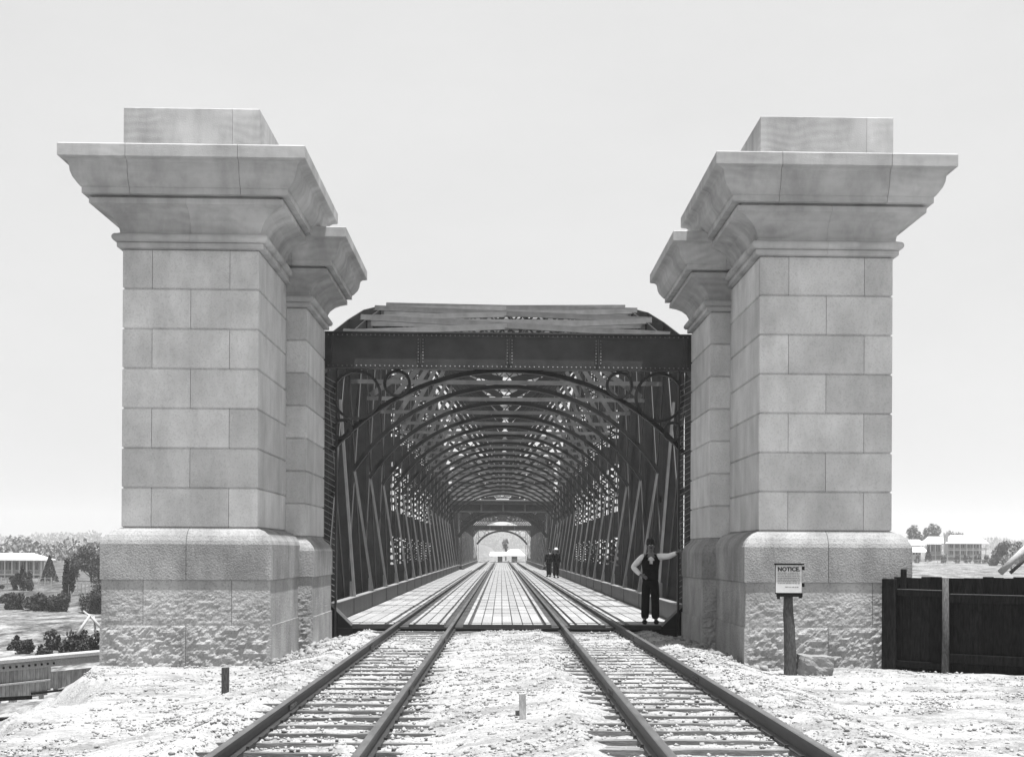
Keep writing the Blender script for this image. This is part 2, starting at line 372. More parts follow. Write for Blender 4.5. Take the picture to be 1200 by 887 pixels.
# loose stones lying on the gravel
def stones(name, n, area, smin, smax, m, label, seed, dens=None):
    r = np.random.default_rng(seed)
    tv = np.array([(1,0,0),(-1,0,0),(0,1,0),(0,-1,0),(0,0,1),(0,0,-1)], float)
    tf = np.array([(0,2,4),(2,1,4),(1,3,4),(3,0,4),(2,0,5),(1,2,5),(3,1,5),(0,3,5)])
    V = []; F = []; c = 0
    while c < n:
        x = r.uniform(area[0], area[1]); y = r.uniform(area[2], area[3])
        if dens and r.random() > dens(x, y): continue
        s = smin*(smax/smin)**(r.random()**2.0)
        q = tv*(s*(0.6+0.8*r.random((6, 1))))*np.array([1, 1, 0.7])
        a = r.uniform(0, 6.28); ca, sa = math.cos(a), math.sin(a)
        b = r.uniform(-.6, .6); cb, sb = math.cos(b), math.sin(b)
        q = q@np.array([[1,0,0],[0,cb,sb],[0,-sb,cb]])@np.array([[ca,sa,0],[-sa,ca,0],[0,0,1]])
        q += (x, y, terr(x, y)+0.25*s)
        V.append(q); F.append(tf+6*c); c += 1
    o = link_mesh(name, np_mesh(name, np.concatenate(V), np.concatenate(F)), m)
    tag(o, label, 'gravel', kind='stuff'); return o
def inpier(x, y): return (3.3 < abs(x) < 6.6 and y > -6.7)
def d_ballast(x, y):
    if inpier(x, y): return 0
    if x < left_edge(y): return 0
    ax = abs(x); k = (.15 if ax < .9 or ax > 3 else .35)+.65*sst(-.05, .4, fbm(x*.9, y*.9, 12.0, 3))
    return k*(1.0 if ax < 2.9 else (0.9 if ax < 3.6 else 0.6))
stones('ballast_stones', 42000, (-6.4, 8.5, -21.5, 0.1), 0.006, 0.034, 'gravel', 'white crushed stone scattered over the approach', 1, d_ballast)
stones('dark_chips', 1500, (-5.9, 8.5, -21.5, 0.1), 0.006, 0.026, 'gravel_dark', 'darker stone chips lying among the white gravel', 2, lambda x, y: 0 if inpier(x, y) or x < left_edge(y) else (0.3 if abs(x) < 2.6 else (1 if fbm(x*.8, y*.8, 5) > 0 else .2)))
stones('rubble', 260, (-3.95, -3.0, -7.2, -0.3), 0.03, 0.10, 'gravel_dark', 'dark rubble at the inner foot of the left piers', 3, lambda x, y: 1 if x < -3.15-0.1*math.sin(y*3) else .1)
stones('rubble', 260, (3.0, 3.95, -7.2, -0.3), 0.03, 0.10, 'gravel_dark', 'dark rubble at the inner foot of the right piers', 4, lambda x, y: 1 if x > 3.15+0.1*math.sin(y*3) else .1)

# ------------------------------------------------------------------ stone piers
def ring_pieces(rect, prof, joints, m, parent, thick=0.35, gap=0.003, name='stone_block', rock=0.0, seed=0):
    x0, x1, y0, y1 = rect; Wd, Dp = x1-x0, y1-y0
    per = 2*(Wd+Dp); cs = [0, Wd, Wd+Dp, 2*Wd+Dp]
    def pos(s):
        s = s % per
        for k, c in enumerate(cs):
            if abs(s-c) < 1e-6: return [((x0,y0),(-1,-1)),((x1,y0),(1,-1)),((x1,y1),(1,1)),((x0,y1),(-1,1))][k]
        if s < Wd: return (x0+s, y0), (0,-1)
        if s < Wd+Dp: return (x1, y0+s-Wd), (1,0)
        if s < 2*Wd+Dp: return (x1-(s-Wd-Dp), y1), (0,1)
        return (x0, y1-(s-2*Wd-Dp)), (-1,0)
    js = []
    for k, jl in enumerate(joints):
        ln = (Wd, Dp, Wd, Dp)[k]
        for f in jl: js.append(cs[k]+f*ln)
    js.sort(); out = []
    zb, zt = prof[0][1], prof[-1][1]
    for a, b in zip(js, js[1:]+[js[0]+per]):
        sec = [a+gap]+[c+q*per for q in (0, 1) for c in cs if a+gap+.01 < c+q*per < b-gap-.01]+[b-gap]
        sec.sort()
        if not rock:
            P_ = list(prof)
        else:
            s2 = []
            for u, v in zip(sec, sec[1:]):
                mid = ((u+v)/2) % per
                if mid < Wd:
                    n = max(1, int((v-u)/0.035)); s2 += [u+(v-u)*i/n for i in range(n)]
                else: s2.append(u)
            s2.append(sec[-1]); sec = s2
            n = int((zt-zb)/0.035); P_ = [(prof[0][0]+(prof[-1][0]-prof[0][0])*i/n, zb+(zt-zb)*i/n) for i in range(n+1)]
        full = P_+[(-thick, zt), (-thick, zb)]
        nP = len(full); mb = MB()
        for s in sec:
            (px, py), (dx, dy) = pos(s)
            for k, (d, z) in enumerate(full):
                if rock and k < len(P_):
                    fr = (s % per)
                    if dx == 0 and dy == -1 and 0.05 < fr < Wd-0.05 and 0 < k < len(P_)-1:
                        e = min(s-a, b-s, z-zb, zt-z); cor = min(fr, Wd-fr)-0.05
                        am = rock*sst(0.012, 0.05, e)*sst(0.0, 0.04, cor)*(1 if rock > .03 else 1-sst(zb+.25, zt-.1, z+.12*nz(px*2, z*2, 5)))
                        q = (nz(px*8, z*13, seed)+0.7*nz(px*17, z*24, seed+3)+0.4*nz(px*36, z*50, seed+5))
                        d = d+am*(0.25+0.75*q)
                mb.v.append((px+dx*d, py+dy*d, z))
        for i in range(len(sec)-1):
            for k in range(nP):
                p, q = i*nP+k, i*nP+(k+1) % nP
                mb.f.append((p, q, q+nP, p+nP))
        mb.f.append(tuple(range(nP))); e = (len(sec)-1)*nP; mb.f.append(tuple(e+k for k in range(nP))[::-1])
        out.append(mb.build(name, m, parent))
    return out
def course_prof(d, z0, z1, c=0.022): return [(d-c*1.3, z0), (d, z0+c), (d, z1-c), (d-c*1.3, z1)]
def stone_pier(x0, x1, y0, y1, zb, zs, ncourse, bz, db, ks, kd, kz, toph, label, seed):
    """bz: three course levels of the base; ks: shaft foot; kd, kz: capital scale across and up; toph: top block height"""
    cx, cy = (x0+x1)/2, (y0+y1)/2
    t = empty('stone_pier', (0,0,0), label, 'pier', 'stone gate piers at the bridge portal')
    rect = (x0, x1, y0, y1); Wd = x1-x0
    core = MB(); core.box(x0+.03, x1-.03, y0+.03, y1-.03, zb, zs+1.4*kz); core.build('core', 'mortar', t)
    full = (0.5,); odd = (0.217, 0.787); mid = (0.5,)
    # base
    lv = [zb]+bz
    fr = [(.5,), (.25, .765), (.5,)]; sdj = [(.45,), (.3, .72), (.5,)]
    br = (x0-db, x1+db, y0-db, y1+db)
    ring_pieces(br, course_prof(.022, lv[0], lv[1], .02), (fr[0], sdj[0], fr[0], sdj[0]), 'stone_rough', t, .35, .0035, rock=.036, seed=seed)
    ring_pieces(br, course_prof(0, lv[1]+.003, lv[2], .018), (fr[1], sdj[1], fr[1], sdj[1]), 'stone_rough', t, .35, .0035, rock=.017, seed=seed+9)
    z2, z3 = lv[2], ks
    prof = [(-.008, z2), (0, z2+.008), (0, z3-.26), (-.02, z3-.20), (-.07, z3-.12), (-.15, z3-.05), (-db-.01, z3)]
    ring_pieces(br, prof, (fr[2], sdj[2], fr[2], sdj[2]), 'stone_base', t, .35+db, .004)
    # shaft
    ch = (zs-ks)/ncourse
    for i in range(ncourse):
        j = odd if i % 2 == (ncourse+1) % 2 else mid
        sj = (.96,)
        ring_pieces(rect, course_prof(0, ks+i*ch, ks+(i+1)*ch), (j, sj, j, sj), 'stone', t, .3, .0035)
    # capital
    Z = lambda z: zs+(z-6.18)*kz
    K = lambda pts: [(d*kd, Z(z)) for d, z in pts]
    tor = [(.0, 6.18), (.07, 6.19), (.08, 6.20), (.08, 6.265), (.065, 6.275)]
    for k in range(9):
        a = -PI/2+PI*k/8; tor.append((.085+.065*math.cos(a), 6.345+.065*math.sin(a)))
    tor += [(.04, 6.425), (.04, 6.45)]
    ring_pieces(rect, K(tor), ((.5,), (.5,), (.5,), (.5,)), 'stone_cap', t, .35, .0015)
    fl = [(.04, 6.45), (.055, 6.52), (.10, 6.61), (.19, 6.70), (.30, 6.765), (.41, 6.805), (.43, 6.81), (.43, 6.895), (.36, 6.90), (.36, 6.93)]
    ring_pieces(rect, K(fl), ((.5,), (.5,), (.5,), (.5,)), 'stone_cap', t, .35, .0015)
    cy_ = [(.36, 6.93), (.365, 6.935), (.52, 6.945), (.52, 7.035), (.545, 7.05), (.585, 7.10), (.635, 7.17), (.665, 7.25), (.675, 7.33), (.69, 7.385), (.73, 7.42), (.80, 7.44), (.82, 7.455), (.82, 7.635), (.80, 7.65)]
    ring_pieces(rect, K(cy_), ((.1, .9), (.3, .7), (.1, .9), (.3, .7)), 'stone_cap', t, .45, .003)
    lid = MB(); lid.box(x0-.1, x1+.1, y0-.1, y1+.1, Z(7.60), Z(7.655)); lid.build('capstone', 'stone_cap', t)
    if toph: ring_pieces(rect, [(0, Z(7.65)), (.0, Z(7.66)), (0, toph-.01), (-.01, toph)], ((.8,), (.5,), (.2,), (.5,)), 'stone_cap', t, Wd/2-.01, .002)
    return t
P1, W1 = 3.995, 2.14
BZ = [0.24, 0.95]
stone_pier(-P1-W1, -P1, -6.30, -3.00, -.6, 6.18, 7, BZ, .27, 1.775, 1, 1, 8.42, 'tall sandstone pier left of the tracks with a square block on top', 1)
stone_pier(P1, P1+W1, -6.30, -3.00, -.6, 6.18, 7, BZ, .27, 1.775, 1, 1, 8.42, 'tall sandstone pier right of the tracks behind the notice board', 21)
stone_pier(-3.634-2.1, -3.634, -2.99, -.06, -.6, 5.78, 7, BZ, .16, 1.68, .93, .89, None, 'lower sandstone pier tucked behind the left pier against the iron portal', 31)
stone_pier(3.634, 3.634+2.1, -2.99, -.06, -.6, 5.78, 7, BZ, .16, 1.68, .93, .89, None, 'lower sandstone pier behind the right one where the man rests his hand', 41)

# ------------------------------------------------------------------ iron bridge
NP, SP = 19, 98.0/19
CHORD = [(0, 4.95), (5.16, 6.0), (10.3, 7.1), (15.5, 8.25), (20.6, 9.3), (25.8, 10.2), (31, 10.9), (36.1, 11.3), (41.3, 11.55), (46.4, 11.7), (49, 11.72)]
def ztop(k):
    y = min(k, NP-k)*SP; return lerp_tab(CHORD, y)
TI, TO = 4.15, 4.66        # inner and outer face of each truss
def arch_z(k):             # springing and crown height of the rib at panel k
    j = min(k, NP-k); return 3.45+0.03*j, 5.60+0.055*min(j, 9)
def arch_pts(half, zs, zc, n=26):
    s = zc-zs; R = (half*half+s*s)/(2*s); a0 = math.asin(min(1, half/R))
    if half > R or s > half: a0 = math.asin(min(1, half/R))
    return [(R*math.sin(a0*(2*i/n-1)), zc-R+R*math.cos(a0*(2*i/n-1))) for i in range(n+1)]
def arch_rib(mb, pts, y, dep, thick):
    """flat rib: band of depth dep in the XZ plane plus a flange of width thick in Y at the soffit"""
    n = len(pts)
    def nrm(i):
        a = pts[max(0, i-1)]; b = pts[min(n-1, i+1)]; dx, dz = b[0]-a[0], b[1]-a[1]; l = math.hypot(dx, dz); return -dz/l, dx/l
    for half, d0, d1, yy in ((0.015, 0, dep, 0), (thick/2, 0, 0.018, 0)):
        base = len(mb.v)
        for i in range(n):
            nx_, nz_ = nrm(i); x, z = pts[i]
            for dd, ys_ in ((d0, -half), (d1, -half), (d1, half), (d0, half)):
                mb.v.append((x+nx_*dd, y+ys_, z+nz_*dd))
        for i in range(n-1):
            for k in range(4):
                a = base+i*4+k; b = base+i*4+(k+1) % 4; mb.f.append((a, b, b+4, a+4))
        mb.f.append((base, base+1, base+2, base+3)); e = base+(n-1)*4; mb.f.append((e+3, e+2, e+1, e))
def ringmb(mb, cx, cz, y, R, th, wd, n=28):
    base = len(mb.v)
    for i in range(n):
        a = 2*PI*i/n
        for r_, yy in ((R, -wd/2), (R, wd/2), (R-th, wd/2), (R-th, -wd/2)):
            mb.v.append((cx+r_*math.cos(a), y+yy, cz+r_*math.sin(a)))
    for i in range(n):
        for k in range(4):
            a = base+i*4+k; b = base+i*4+(k+1) % 4; j = (base+((i+1) % n)*4+(k+1) % 4, base+((i+1) % n)*4+k)
            mb.f.append((a, b, j[0], j[1]))
def rivet_rows(rows, y):
    """rows of (x0, z0, x1, z1, n); tiny pyramidal heads proud of the plate at depth y"""
    V = []; F = []; c = 0; r = .017
    for x0, z0, x1, z1, n in rows:
        for i in range(n):
            x = x0+(x1-x0)*i/max(1, n-1); z = z0+(z1-z0)*i/max(1, n-1)
            for k in range(6):
                V.append((x+r*math.cos(k*PI/3), y, z+r*math.sin(k*PI/3)))
            V.append((x, y-.012, z))
            for k in range(6): F.append((c+k, c+(k+1) % 6, c+6))
            c += 7
    return V, F
def span(y0, label):
    B = empty('truss_bridge', (0, y0, 0), label, 'bridge', 'iron truss spans of the railway bridge')
    # ---- portals (near one is the big riveted girder of the photograph)
    for k, (ya, sgn, dz) in enumerate(((0.0, 1, 0.0), (98.0, -1, -.42))):
        zt, zb = 5.767+dz, 5.041+dz
        mb = MB(); mb.box(-4.7, 4.7, ya+.05, ya+.07, zb+.02, zt-.02)
        bo = mb.build('portal_girder', 'iron_beam' if sgn > 0 else 'iron', B)
        f = MB()
        f.box(-4.72, 4.72, ya-.02, ya+.16, zt-.022, zt+.004); f.box(-4.72, 4.72, ya-.02, ya+.16, zb-.004, zb+.022)
        f.box(-4.72, 4.72, ya+.036, ya+.049, zt-.10, zt-.0225); f.box(-4.72, 4.72, ya+.036, ya+.049, zb+.0225, zb+.10)
        f.build('flange', 'iron_beam', bo)
        for x in (-3.52, -1.75, .02, 1.79, 3.56):
            s_ = MB(); s_.box(x-.07, x+.07, ya+.034, ya+.0495, zb+.1005, zt-.1005); s_.box(x-.008, x+.008, ya-.02, ya+.033, zb+.1005, zt-.1005)
            s_.build('stiffener', 'iron_beam', bo)
        rows = [(-4.6, zt-.055, 4.6, zt-.055, 100), (-4.6, zb+.055, 4.6, zb+.055, 100)]
        for x in (-1.75, .02, 1.79):
            rows += [(x-.045, zb+.14, x-.045, zt-.14, 8), (x+.045, zb+.14, x+.045, zt-.14, 8)]
        V, F = rivet_rows(rows, ya+.033); mb = MB(); mb.add(V, F)
        tag(mb.build('rivet', 'iron_pale', bo, fix=False), kind='stuff')
        mb = MB(); pts = arch_pts(3.50, 3.36+dz, 4.99+dz) if sgn > 0 else arch_pts(3.50, 2.55, 4.42); arch_rib(mb, pts, ya+(.1 if sgn > 0 else -.1), .095 if sgn > 0 else .26, .16); mb.build('portal_arch', 'iron', B)
        for s in (-1, 1):
            for cx, cz, R in ((3.02, 4.52, .50), (2.215, 4.755, .275), (3.30, 3.84, .205)):
                mb = MB(); ringmb(mb, s*cx, cz+dz, ya+.1, R, .055, .14); mb.build('spandrel_ring', 'iron', B)
            # laced portal column beside the stone
            mb = MB()
            mb.box(s*3.395, s*3.43, ya+.02, ya+.20, -.3, 5.03+dz); mb.box(s*3.66, s*3.70, ya+.02, ya+.20, -.3, 5.03+dz)
            mb.build('portal_column', 'iron', B)
            mb = MB(); z = .5; up = True
            while z < 4.85+dz:
                mb.bar((s*3.43, ya+.04, z), (s*3.66, ya+.04, z+.13), .012, .045, up=(0,1,0)); z += .115
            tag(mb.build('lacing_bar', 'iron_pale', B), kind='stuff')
    # ---- trusses
    dia = []
    for s in (-1, 1):
        for k in range(NP):
            za, zb2 = ztop(k), ztop(k+1); ya, yb = k*SP, (k+1)*SP
            mb = MB()
            for x in (s*TI, s*TO): mb.bar((x, ya, za-.22), (x, yb, zb2-.22), .03, .44, ext=.02)
            mb.build('top_chord', 'iron', B)
            mb = MB()
            for x in (s*TI, s*TO): mb.box(x-.015, x+.015, ya, yb, -.95, -.35)
            mb.box(s*4.4-.3, s*4.4+.3, ya, yb, -.33, -.30)
            mb.build('bottom_chord', 'iron', B)
        for k in range(NP+1):
            y = k*SP; zt = ztop(k)-.02; j = min(k, NP-k)
            mb = MB(); xi, xo = s*TI, s*TO
            for x in (xi, xo):
                mb.box(x-.012, x+.012, y-.09, y+.09, -.34, zt)
            mb.box(xi-.05*s, xi, y-.10, y-.08, -.34, zt)
            if j <= 5:
                mb.box(min(xi, xo)+.013, max(xi, xo)-.013, y-.095, y-.083, -.34, zt)
                mb.box(min(xi, xo)+.013, max(xi, xo)-.013, y+.083, y+.095, -.34, zt)
                p = mb.build('truss_post', 'iron', B)
            else:
                for a, b in ((-.34, .9), (2.0, 3.0), (5.0, 5.9), (7.0, 8.3), (zt-.8, zt)):
                    mb.box(min(xi, xo)+.013, max(xi, xo)-.013, y-.095, y-.083, a, b)
                p = mb.build('truss_post', 'iron', B)
                lc = MB(); z = .35; fl = 0
                while z < zt-1.0:
                    if not (z < .75 or 1.85 < z < 2.95 or 4.85 < z < 5.85 or 6.9 < z < 8.2):
                        lc.bar((xi, y-.088, z), (xo, y-.088, z+.28), .07, .010, up=(0,1,0)); lc.bar((xo, y+.088, z), (xi, y+.088, z+.28), .07, .010, up=(0,1,0))
                    z += .28; fl = 1-fl
                tag(lc.build('lacing_bar', 'iron', p), kind='stuff')
        # diagonals, falling towards mid span
        for k in range(1, NP-1):
            a, b = (k, k+1) if k < NP/2 else (k+1, k)
            mb = MB()
            for x in (s*(TI+.03), s*(TO-.03)):
                mb.bar((x, a*SP, ztop(a)-.3), (x, b*SP, -.4), .02, .26, up=(0,1,0))
            mb.build('truss_diagonal', 'iron', B)
            mb = MB()
            for x in (s*(TI+.05), s*(TO-.05)): mb.bar((x, b*SP, ztop(b)-.3), (x, a*SP, -.4), .02, .16, up=(0,1,0))
            mb.bar((s*(TO-.08), k*SP, 3.0), (s*(TO-.08), (k+1)*SP, 3.0), .03, .18)
            mb.build('counter_diagonal', 'iron', B)
        # sloping legs from the ribs to the kerb
        for k in range(1, NP):
            y = k*SP; zs, zc = arch_z(k); xt = 3.98 if k > 1 else 3.85
            if k in (1, NP-1): zs = 4.9
            mb = MB(); lean = (s*xt, y, zs)
            mb.bar((s*3.50, y, .37), lean, .055, .16, up=(0,1,0))
            lg = mb.build('sway_leg', 'iron_leg', B)
            mb = MB(); mb.box(min(s*3.54, s*3.60), max(s*3.54, s*3.60), y-.12, y+.12, .36, .72); mb.build('gusset', 'iron_mid', lg)
        # kerb girder: an inclined plate with a pale top flange
        for k in range(NP):
            ya, yb = k*SP+(.15 if k == 0 else .004), (k+1)*SP-.004
            mb = MB(); mb.box(min(s*3.50, s*3.515), max(s*3.50, s*3.515), ya, yb, -.12, .361); kb = mb.build('kerb_girder', 'iron_beam', B)
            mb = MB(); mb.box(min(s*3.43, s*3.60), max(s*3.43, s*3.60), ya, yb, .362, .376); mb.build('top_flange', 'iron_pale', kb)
            mb = MB(); mb.box(min(s*3.49, s*3.4995), max(s*3.49, s*3.4995), yb-.16, yb-.02, -.02, .36); mb.build('cover_plate', 'iron_beam', kb)
    for s in (-1, 1):
        mb = MB(); mb.prism([(s*3.50, .36), (s*3.08, -.04), (s*3.08, -.60), (s*3.74, -.60), (s*3.74, .36)], 'y', .13, .148)
        e = mb.build('kerb_end_plate', 'iron', B)
        mb = MB(); mb.bar((s*3.50, .10, .365), (s*3.08, .10, -.045), .05, .03, up=(s,0,1)); mb.build('edge_angle', 'iron_pale', e)
    # ---- sway frames with their arched ribs, top struts and X bracing
    for k in range(1, NP):
        y = k*SP; zs, zc = arch_z(k); zt = ztop(k)
        if k > 1 and k < NP-1:
            mb = MB(); arch_rib(mb, arch_pts(3.98, zs, zc), y, .115, .17); mb.build('arch_rib', 'iron', B)
            mb = MB(); mb.box(-4.1, 4.1, y-.05, y+.05, zc+.20, zc+.215); mb.box(-4.1, 4.1, y-.06, y-.045, zc+.10, zc+.20); mb.build('lower_strut', 'iron_mid', B)  # top light on the lower strut is put into its lighter grey
        if zt > zc+.7:
            for s in (-1, 1):
                mb = MB(); mb.bar((s*.12, y, zc+.22), (s*3.9, y, zt-.25), .18, .05, up=(0,1,0)); mb.build('frame_diagonal', 'iron', B)
            # lattice between
            if zt > zc+1.4:
                mb = MB(); n = 14; zl, zu = zt-.75, zt-.12
                for i in range(n):
                    xa, xb = -4.0+8.0*i/n, -4.0+8.0*(i+1)/n
                    mb.bar((xa, y, zl), (xb, y, zu), .055, .012, up=(0,1,0)); mb.bar((xa, y+.02, zu), (xb, y+.02, zl), .055, .012, up=(0,1,0))
                tag(mb.build('lattice', 'iron', B), kind='stuff')
                mb = MB(); mb.box(-4.1, 4.1, y-.05, y+.05, zl-.05, zl-.02); mb.box(-4.1, 4.1, y-.055, y-.045, zl-.02, zl+.06); mb.build('frame_rail', 'iron_mid', B)
                for s in (-1, 1):
                    mb = MB(); mb.bar((s*4.0, y, zc+.25), (s*1.9, y+.02, zl), .16, .03, up=(0,1,0)); mb.build('knee_brace', 'iron_mid', B)
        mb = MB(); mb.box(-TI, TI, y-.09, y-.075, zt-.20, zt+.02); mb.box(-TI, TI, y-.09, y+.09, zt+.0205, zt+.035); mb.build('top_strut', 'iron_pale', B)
        if k < NP-1:
            z2 = ztop(k+1)
            for s in (-1, 1):
                mb = MB(); d = .03 if s > 0 else .0
                mb.bar((s*4.3, y, zt+.04+d), (-s*4.3, y+SP, z2+.04+d), .02, .17); mb.bar((s*4.3, y, zt-.035+d), (-s*4.3, y+SP, z2-.035+d), .15, .012)
                mb.build('wind_brace', 'iron_pale', B)
    # ---- floor
    for k in range(NP+1):
        y = min(max(k*SP, .2), 97.8); mb = MB(); mb.box(-4.1, 4.1, y-.012, y+.012, -.72, -.13); mb.box(-4.1, 4.1, y-.12, y+.12, -.128, -.108)
        mb.build('cross_girder', 'iron', B)
    for s in (-1, 1):
        for c in (-.55, .55):
            x = s*1.63+c; mb = MB(); mb.box(x-.13, x+.13, .24, 97.9, -.26, -.125); mb.build('rail_timber', 'deck_dark', B)
    cols = []
    def strip(a, b, n):
        w_ = (b-a)/n
        for i in range(n): cols.append((a+i*w_, a+(i+1)*w_))
    strip(-.725, .725, 7)
    for s in (-1, 1):
        for a, b, n in ((.78, .885, 1), (1.26, 1.36, 1), (1.40, 1.84, 2), (1.88, 1.97, 1), (2.28, 2.38, 1), (2.46, 3.47, 4)):
            strip(min(s*a, s*b), max(s*a, s*b), n)
    RL = SP/2; far = MB(); r_ = random.Random(3)
    shared = {}
    y = .24; row = 0
    while y < 97.8:
        e = min(97.9, y+RL) if row else RL*.5+.24
        for ci, (a, b) in enumerate(cols):
            if row < 10:
                key = (round(b-a, 4), round(e-y, 4))
                if key not in shared:
                    mb = MB(); mb.box(.009, b-a-.009, .012, e-y-.016, -.055, 0); me = mb.mesh(bevel=.004); me.materials.append(M['deck']); shared[key] = me
                o = bpy.data.objects.new('deck_board', shared[key]); C.objects.link(o); o.parent = B
                o.location = (a, y, -.03+r_.uniform(-.004, .004))
            else:
                z = -.03+r_.uniform(-.004, .004); far.box(a+.010, b-.010, y+.02, e-.02, z-.05, z)
        y = e; row += 1
    tag(far.build('deck_boards', 'deck', B, fix=False), kind='stuff')
    for a, b in ((-3.1, -2.28), (-1.97, -1.26), (-.885, .885), (1.26, 1.97), (2.28, 3.1)):
        mb = MB(); mb.box(a, b, .215, .238, -.125, -.035); mb.build('fascia_board', 'deck_dark', B)
    mb = MB(); mb.box(-3.1, 3.1, .24, 97.9, -.106, -.09); mb.build('floor_plate', 'deck_dark', B)
    return B
near = span(0.0, 'dark iron truss bridge span entered between the sandstone piers')
farspan = copy_tree(near); farspan.location = (0, 100.6, -.12); farspan['label'] = 'second iron span beyond the first, small and pale at the far end'
mb = MB(); mb.box(-6.5, 6.5, 97.0, 101.6, -13, -1.0)
tag(mb.build('river_pier', 'stone_base', None, bevel=.1), 'stone river pier under the joint of the two spans', 'pier')

# ------------------------------------------------------------------ tracks
def rail_mesh(xf, side, y0, y1):
    """side: +1/-1 rail of the track; xf(Y) -> (centre x, z)"""
    sec = [(-.055, -.14), (.055, -.14), (.055, -.128), (.012, -.112), (.009, -.045), (.032, -.035), (.033, -.006), (.024, 0), (-.024, 0), (-.033, -.006), (-.032, -.035), (-.009, -.045), (-.012, -.112), (-.055, -.128)]
    ysr = list(np.arange(y0, .5, 1.5))+[.5, y1]; mb = MB(); n = len(sec)
    for y in ysr:
        cx, cz = xf(y)
        for a, b in sec: mb.v.append((cx+side*.55+a, y, cz+b))
    for i in range(len(ysr)-1):
        for k in range(n):
            a, b = i*n+k, i*n+(k+1) % n; mb.f.append((a, b, b+n, a+n))
    mb.f.append(tuple(range(n))[::-1]); e = (len(ysr)-1)*n; mb.f.append(tuple(e+k for k in range(n)))
    return mb
def track(xf, label, seed):
    t = empty('railway_track', (0,0,0), label, 'railway track', 'railway tracks'); r = random.Random(seed)
    for s in (-1, 1):
        ra = rail_mesh(xf, s, -24, 240).build('rail', 'rail', t); ra.data.materials.append(M['rail_top'])
        for p_ in ra.data.polygons:
            if p_.normal.z > .5 and abs(p_.center.z-xf(p_.center.y)[1]) < .005: p_.material_index = 1
        for y in ((-15.2, -6.0) if s < 0 else (-13.4, -4.1)):
            cx, cz = xf(y); mb = MB(); x = cx+s*.55
            for q in (-1, 1):
                mb.box(x+q*.011-.009, x+q*.011+.009+q*.006, y-.24, y+.24, cz-.108, cz-.05)
                for b in (-.17, -.06, .06, .17): mb.box(x+q*.03-.012, x+q*.03+.012, y+b-.014, y+b+.014, cz-.092, cz-.066)
            mb.build('fishplate', 'iron_mid', ra)
    y = -23.6; spk = None
    while y < .05:
        cx, cz = xf(y); mb = MB(); L2 = 1.07+r.uniform(-.05, .05); hw = .115+r.uniform(-.012, .012); yy = y+r.uniform(-.012, .012); dzz = r.uniform(-.008, .0)
        n = 10; base = []
        for i in range(n+1):
            x = -L2+2*L2*i/n; j1, j2, j3 = r.uniform(-.012, .012), r.uniform(-.012, .012), r.uniform(-.006, .004)
            base.append([(x, -hw+j1, -.13), (x, -hw+j1, j3), (x, hw+j2, j3), (x, hw+j2, -.13)])
        for q in base: mb.v += q
        for i in range(n):
            for k in range(4): a, b = i*4+k, i*4+(k+1) % 4; mb.f.append((a, b, b+4, a+4))
        mb.f += [(3, 2, 1, 0), (n*4, n*4+1, n*4+2, n*4+3)]
        o = mb.build('sleeper', 'sleeper', t); o.location = (cx, yy, cz-.14+dzz); o.rotation_euler = (0, 0, r.uniform(-.012, .012))
        for s in (-1, 1):     # spikes
            for q in (-1, 1):
                if spk is None:
                    sp = MB(); sp.box(-.014, .014, -.015, .015, 0, .028); spk = sp.mesh(); spk.materials.append(M['rail'])
                so_ = bpy.data.objects.new('spike', spk); C.objects.link(so_); so_.parent = o; so_.location = (s*.55+q*.068, q*.03, .008)
        y += .66
    return t
track(trackL, 'left railway track running in over half-buried sleepers', 1)
track(trackR, 'right railway track passing the standing man', 2)

# ------------------------------------------------------------------ stakes, notice board, stone, fence
def stake(px, py, Y, w_, h_, label, lean=0):
    p = at(px, py, Y); mb = MB(); mb.prism([(-w_/2, -.25), (w_/2, -.25), (w_/2+lean, h_), (-w_/2+lean, h_*.985)], 'y', -w_*.4, w_*.4)
    o = mb.build('survey_stake', 'post', None, bevel=.004); o.location = (p.x, p.y, p.z); tag(o, label, 'stake'); return o
stake(264, 815, -12.4, .085, .345, 'dark square stake in the gravel in front of the left pier')
k = stake(613.5, 842, -17.2, .062, .235, 'short leaning stake between the two tracks with a peg at its foot', -.012)
mb = MB(); mb.box(-.075, -.035, -.02, .02, .03, .075); mb.build('peg', 'post', k); k.data.materials[0] = M['board_grey']

nb = at(926, 780, -7.9); ground_n = nb.z
nbo = empty('notice_board', (nb.x, nb.y, nb.z), 'white notice board on a rough timber post before the right pier', 'notice board')
mb = MB(); n = 9; pts = []
r = random.Random(5)
for i in range(n):
    z = -.3+1.42*i/(n-1); pts.append((-.04*(z/1.1)+r.uniform(-.006, .006), 0, z))
mb.tube(pts, [.105-.035*i/(n-1)+r.uniform(-.004, .004) for i in range(n)], 12); mb.build('post', 'post', nbo, smooth=True)
mb = MB(); mb.box(-.25, .15, -.115, -.09, 1.08, 1.53); mb.build('backing_board', 'fence', nbo)
mb = MB(); mb.box(-.245, .145, -.123, -.117, 1.10, 1.515); mb.build('sign_sheet', 'sign', nbo)
mb = MB(); mb.box(-.265, .175, -.16, -.085, 1.517, 1.54); mb.build('cap_strip', 'fence', nbo)
for z in (1.03, 1.06):
    pass
mb = MB(); mb.box(-.23, .16, -.118, -.085, 1.04, 1.095); mb.build('bottom_batten', 'fence', nbo)
for x, z in ((-.20, 1.035), (.13, 1.05), (.168, 1.22), (.168, 1.47)):
    mb = MB(); mb.box(x-.02, x+.02, -.12, -.085, z-.03, z+.025); mb.build('clip', 'fence', nbo)
fc = bpy.data.curves.new('heading', 'FONT'); fc.body = 'NOTICE.'; fc.size = .083; fc.align_x = 'CENTER'; fc.extrude = .001; fc.offset = .0045; fc.space_character = 1.05
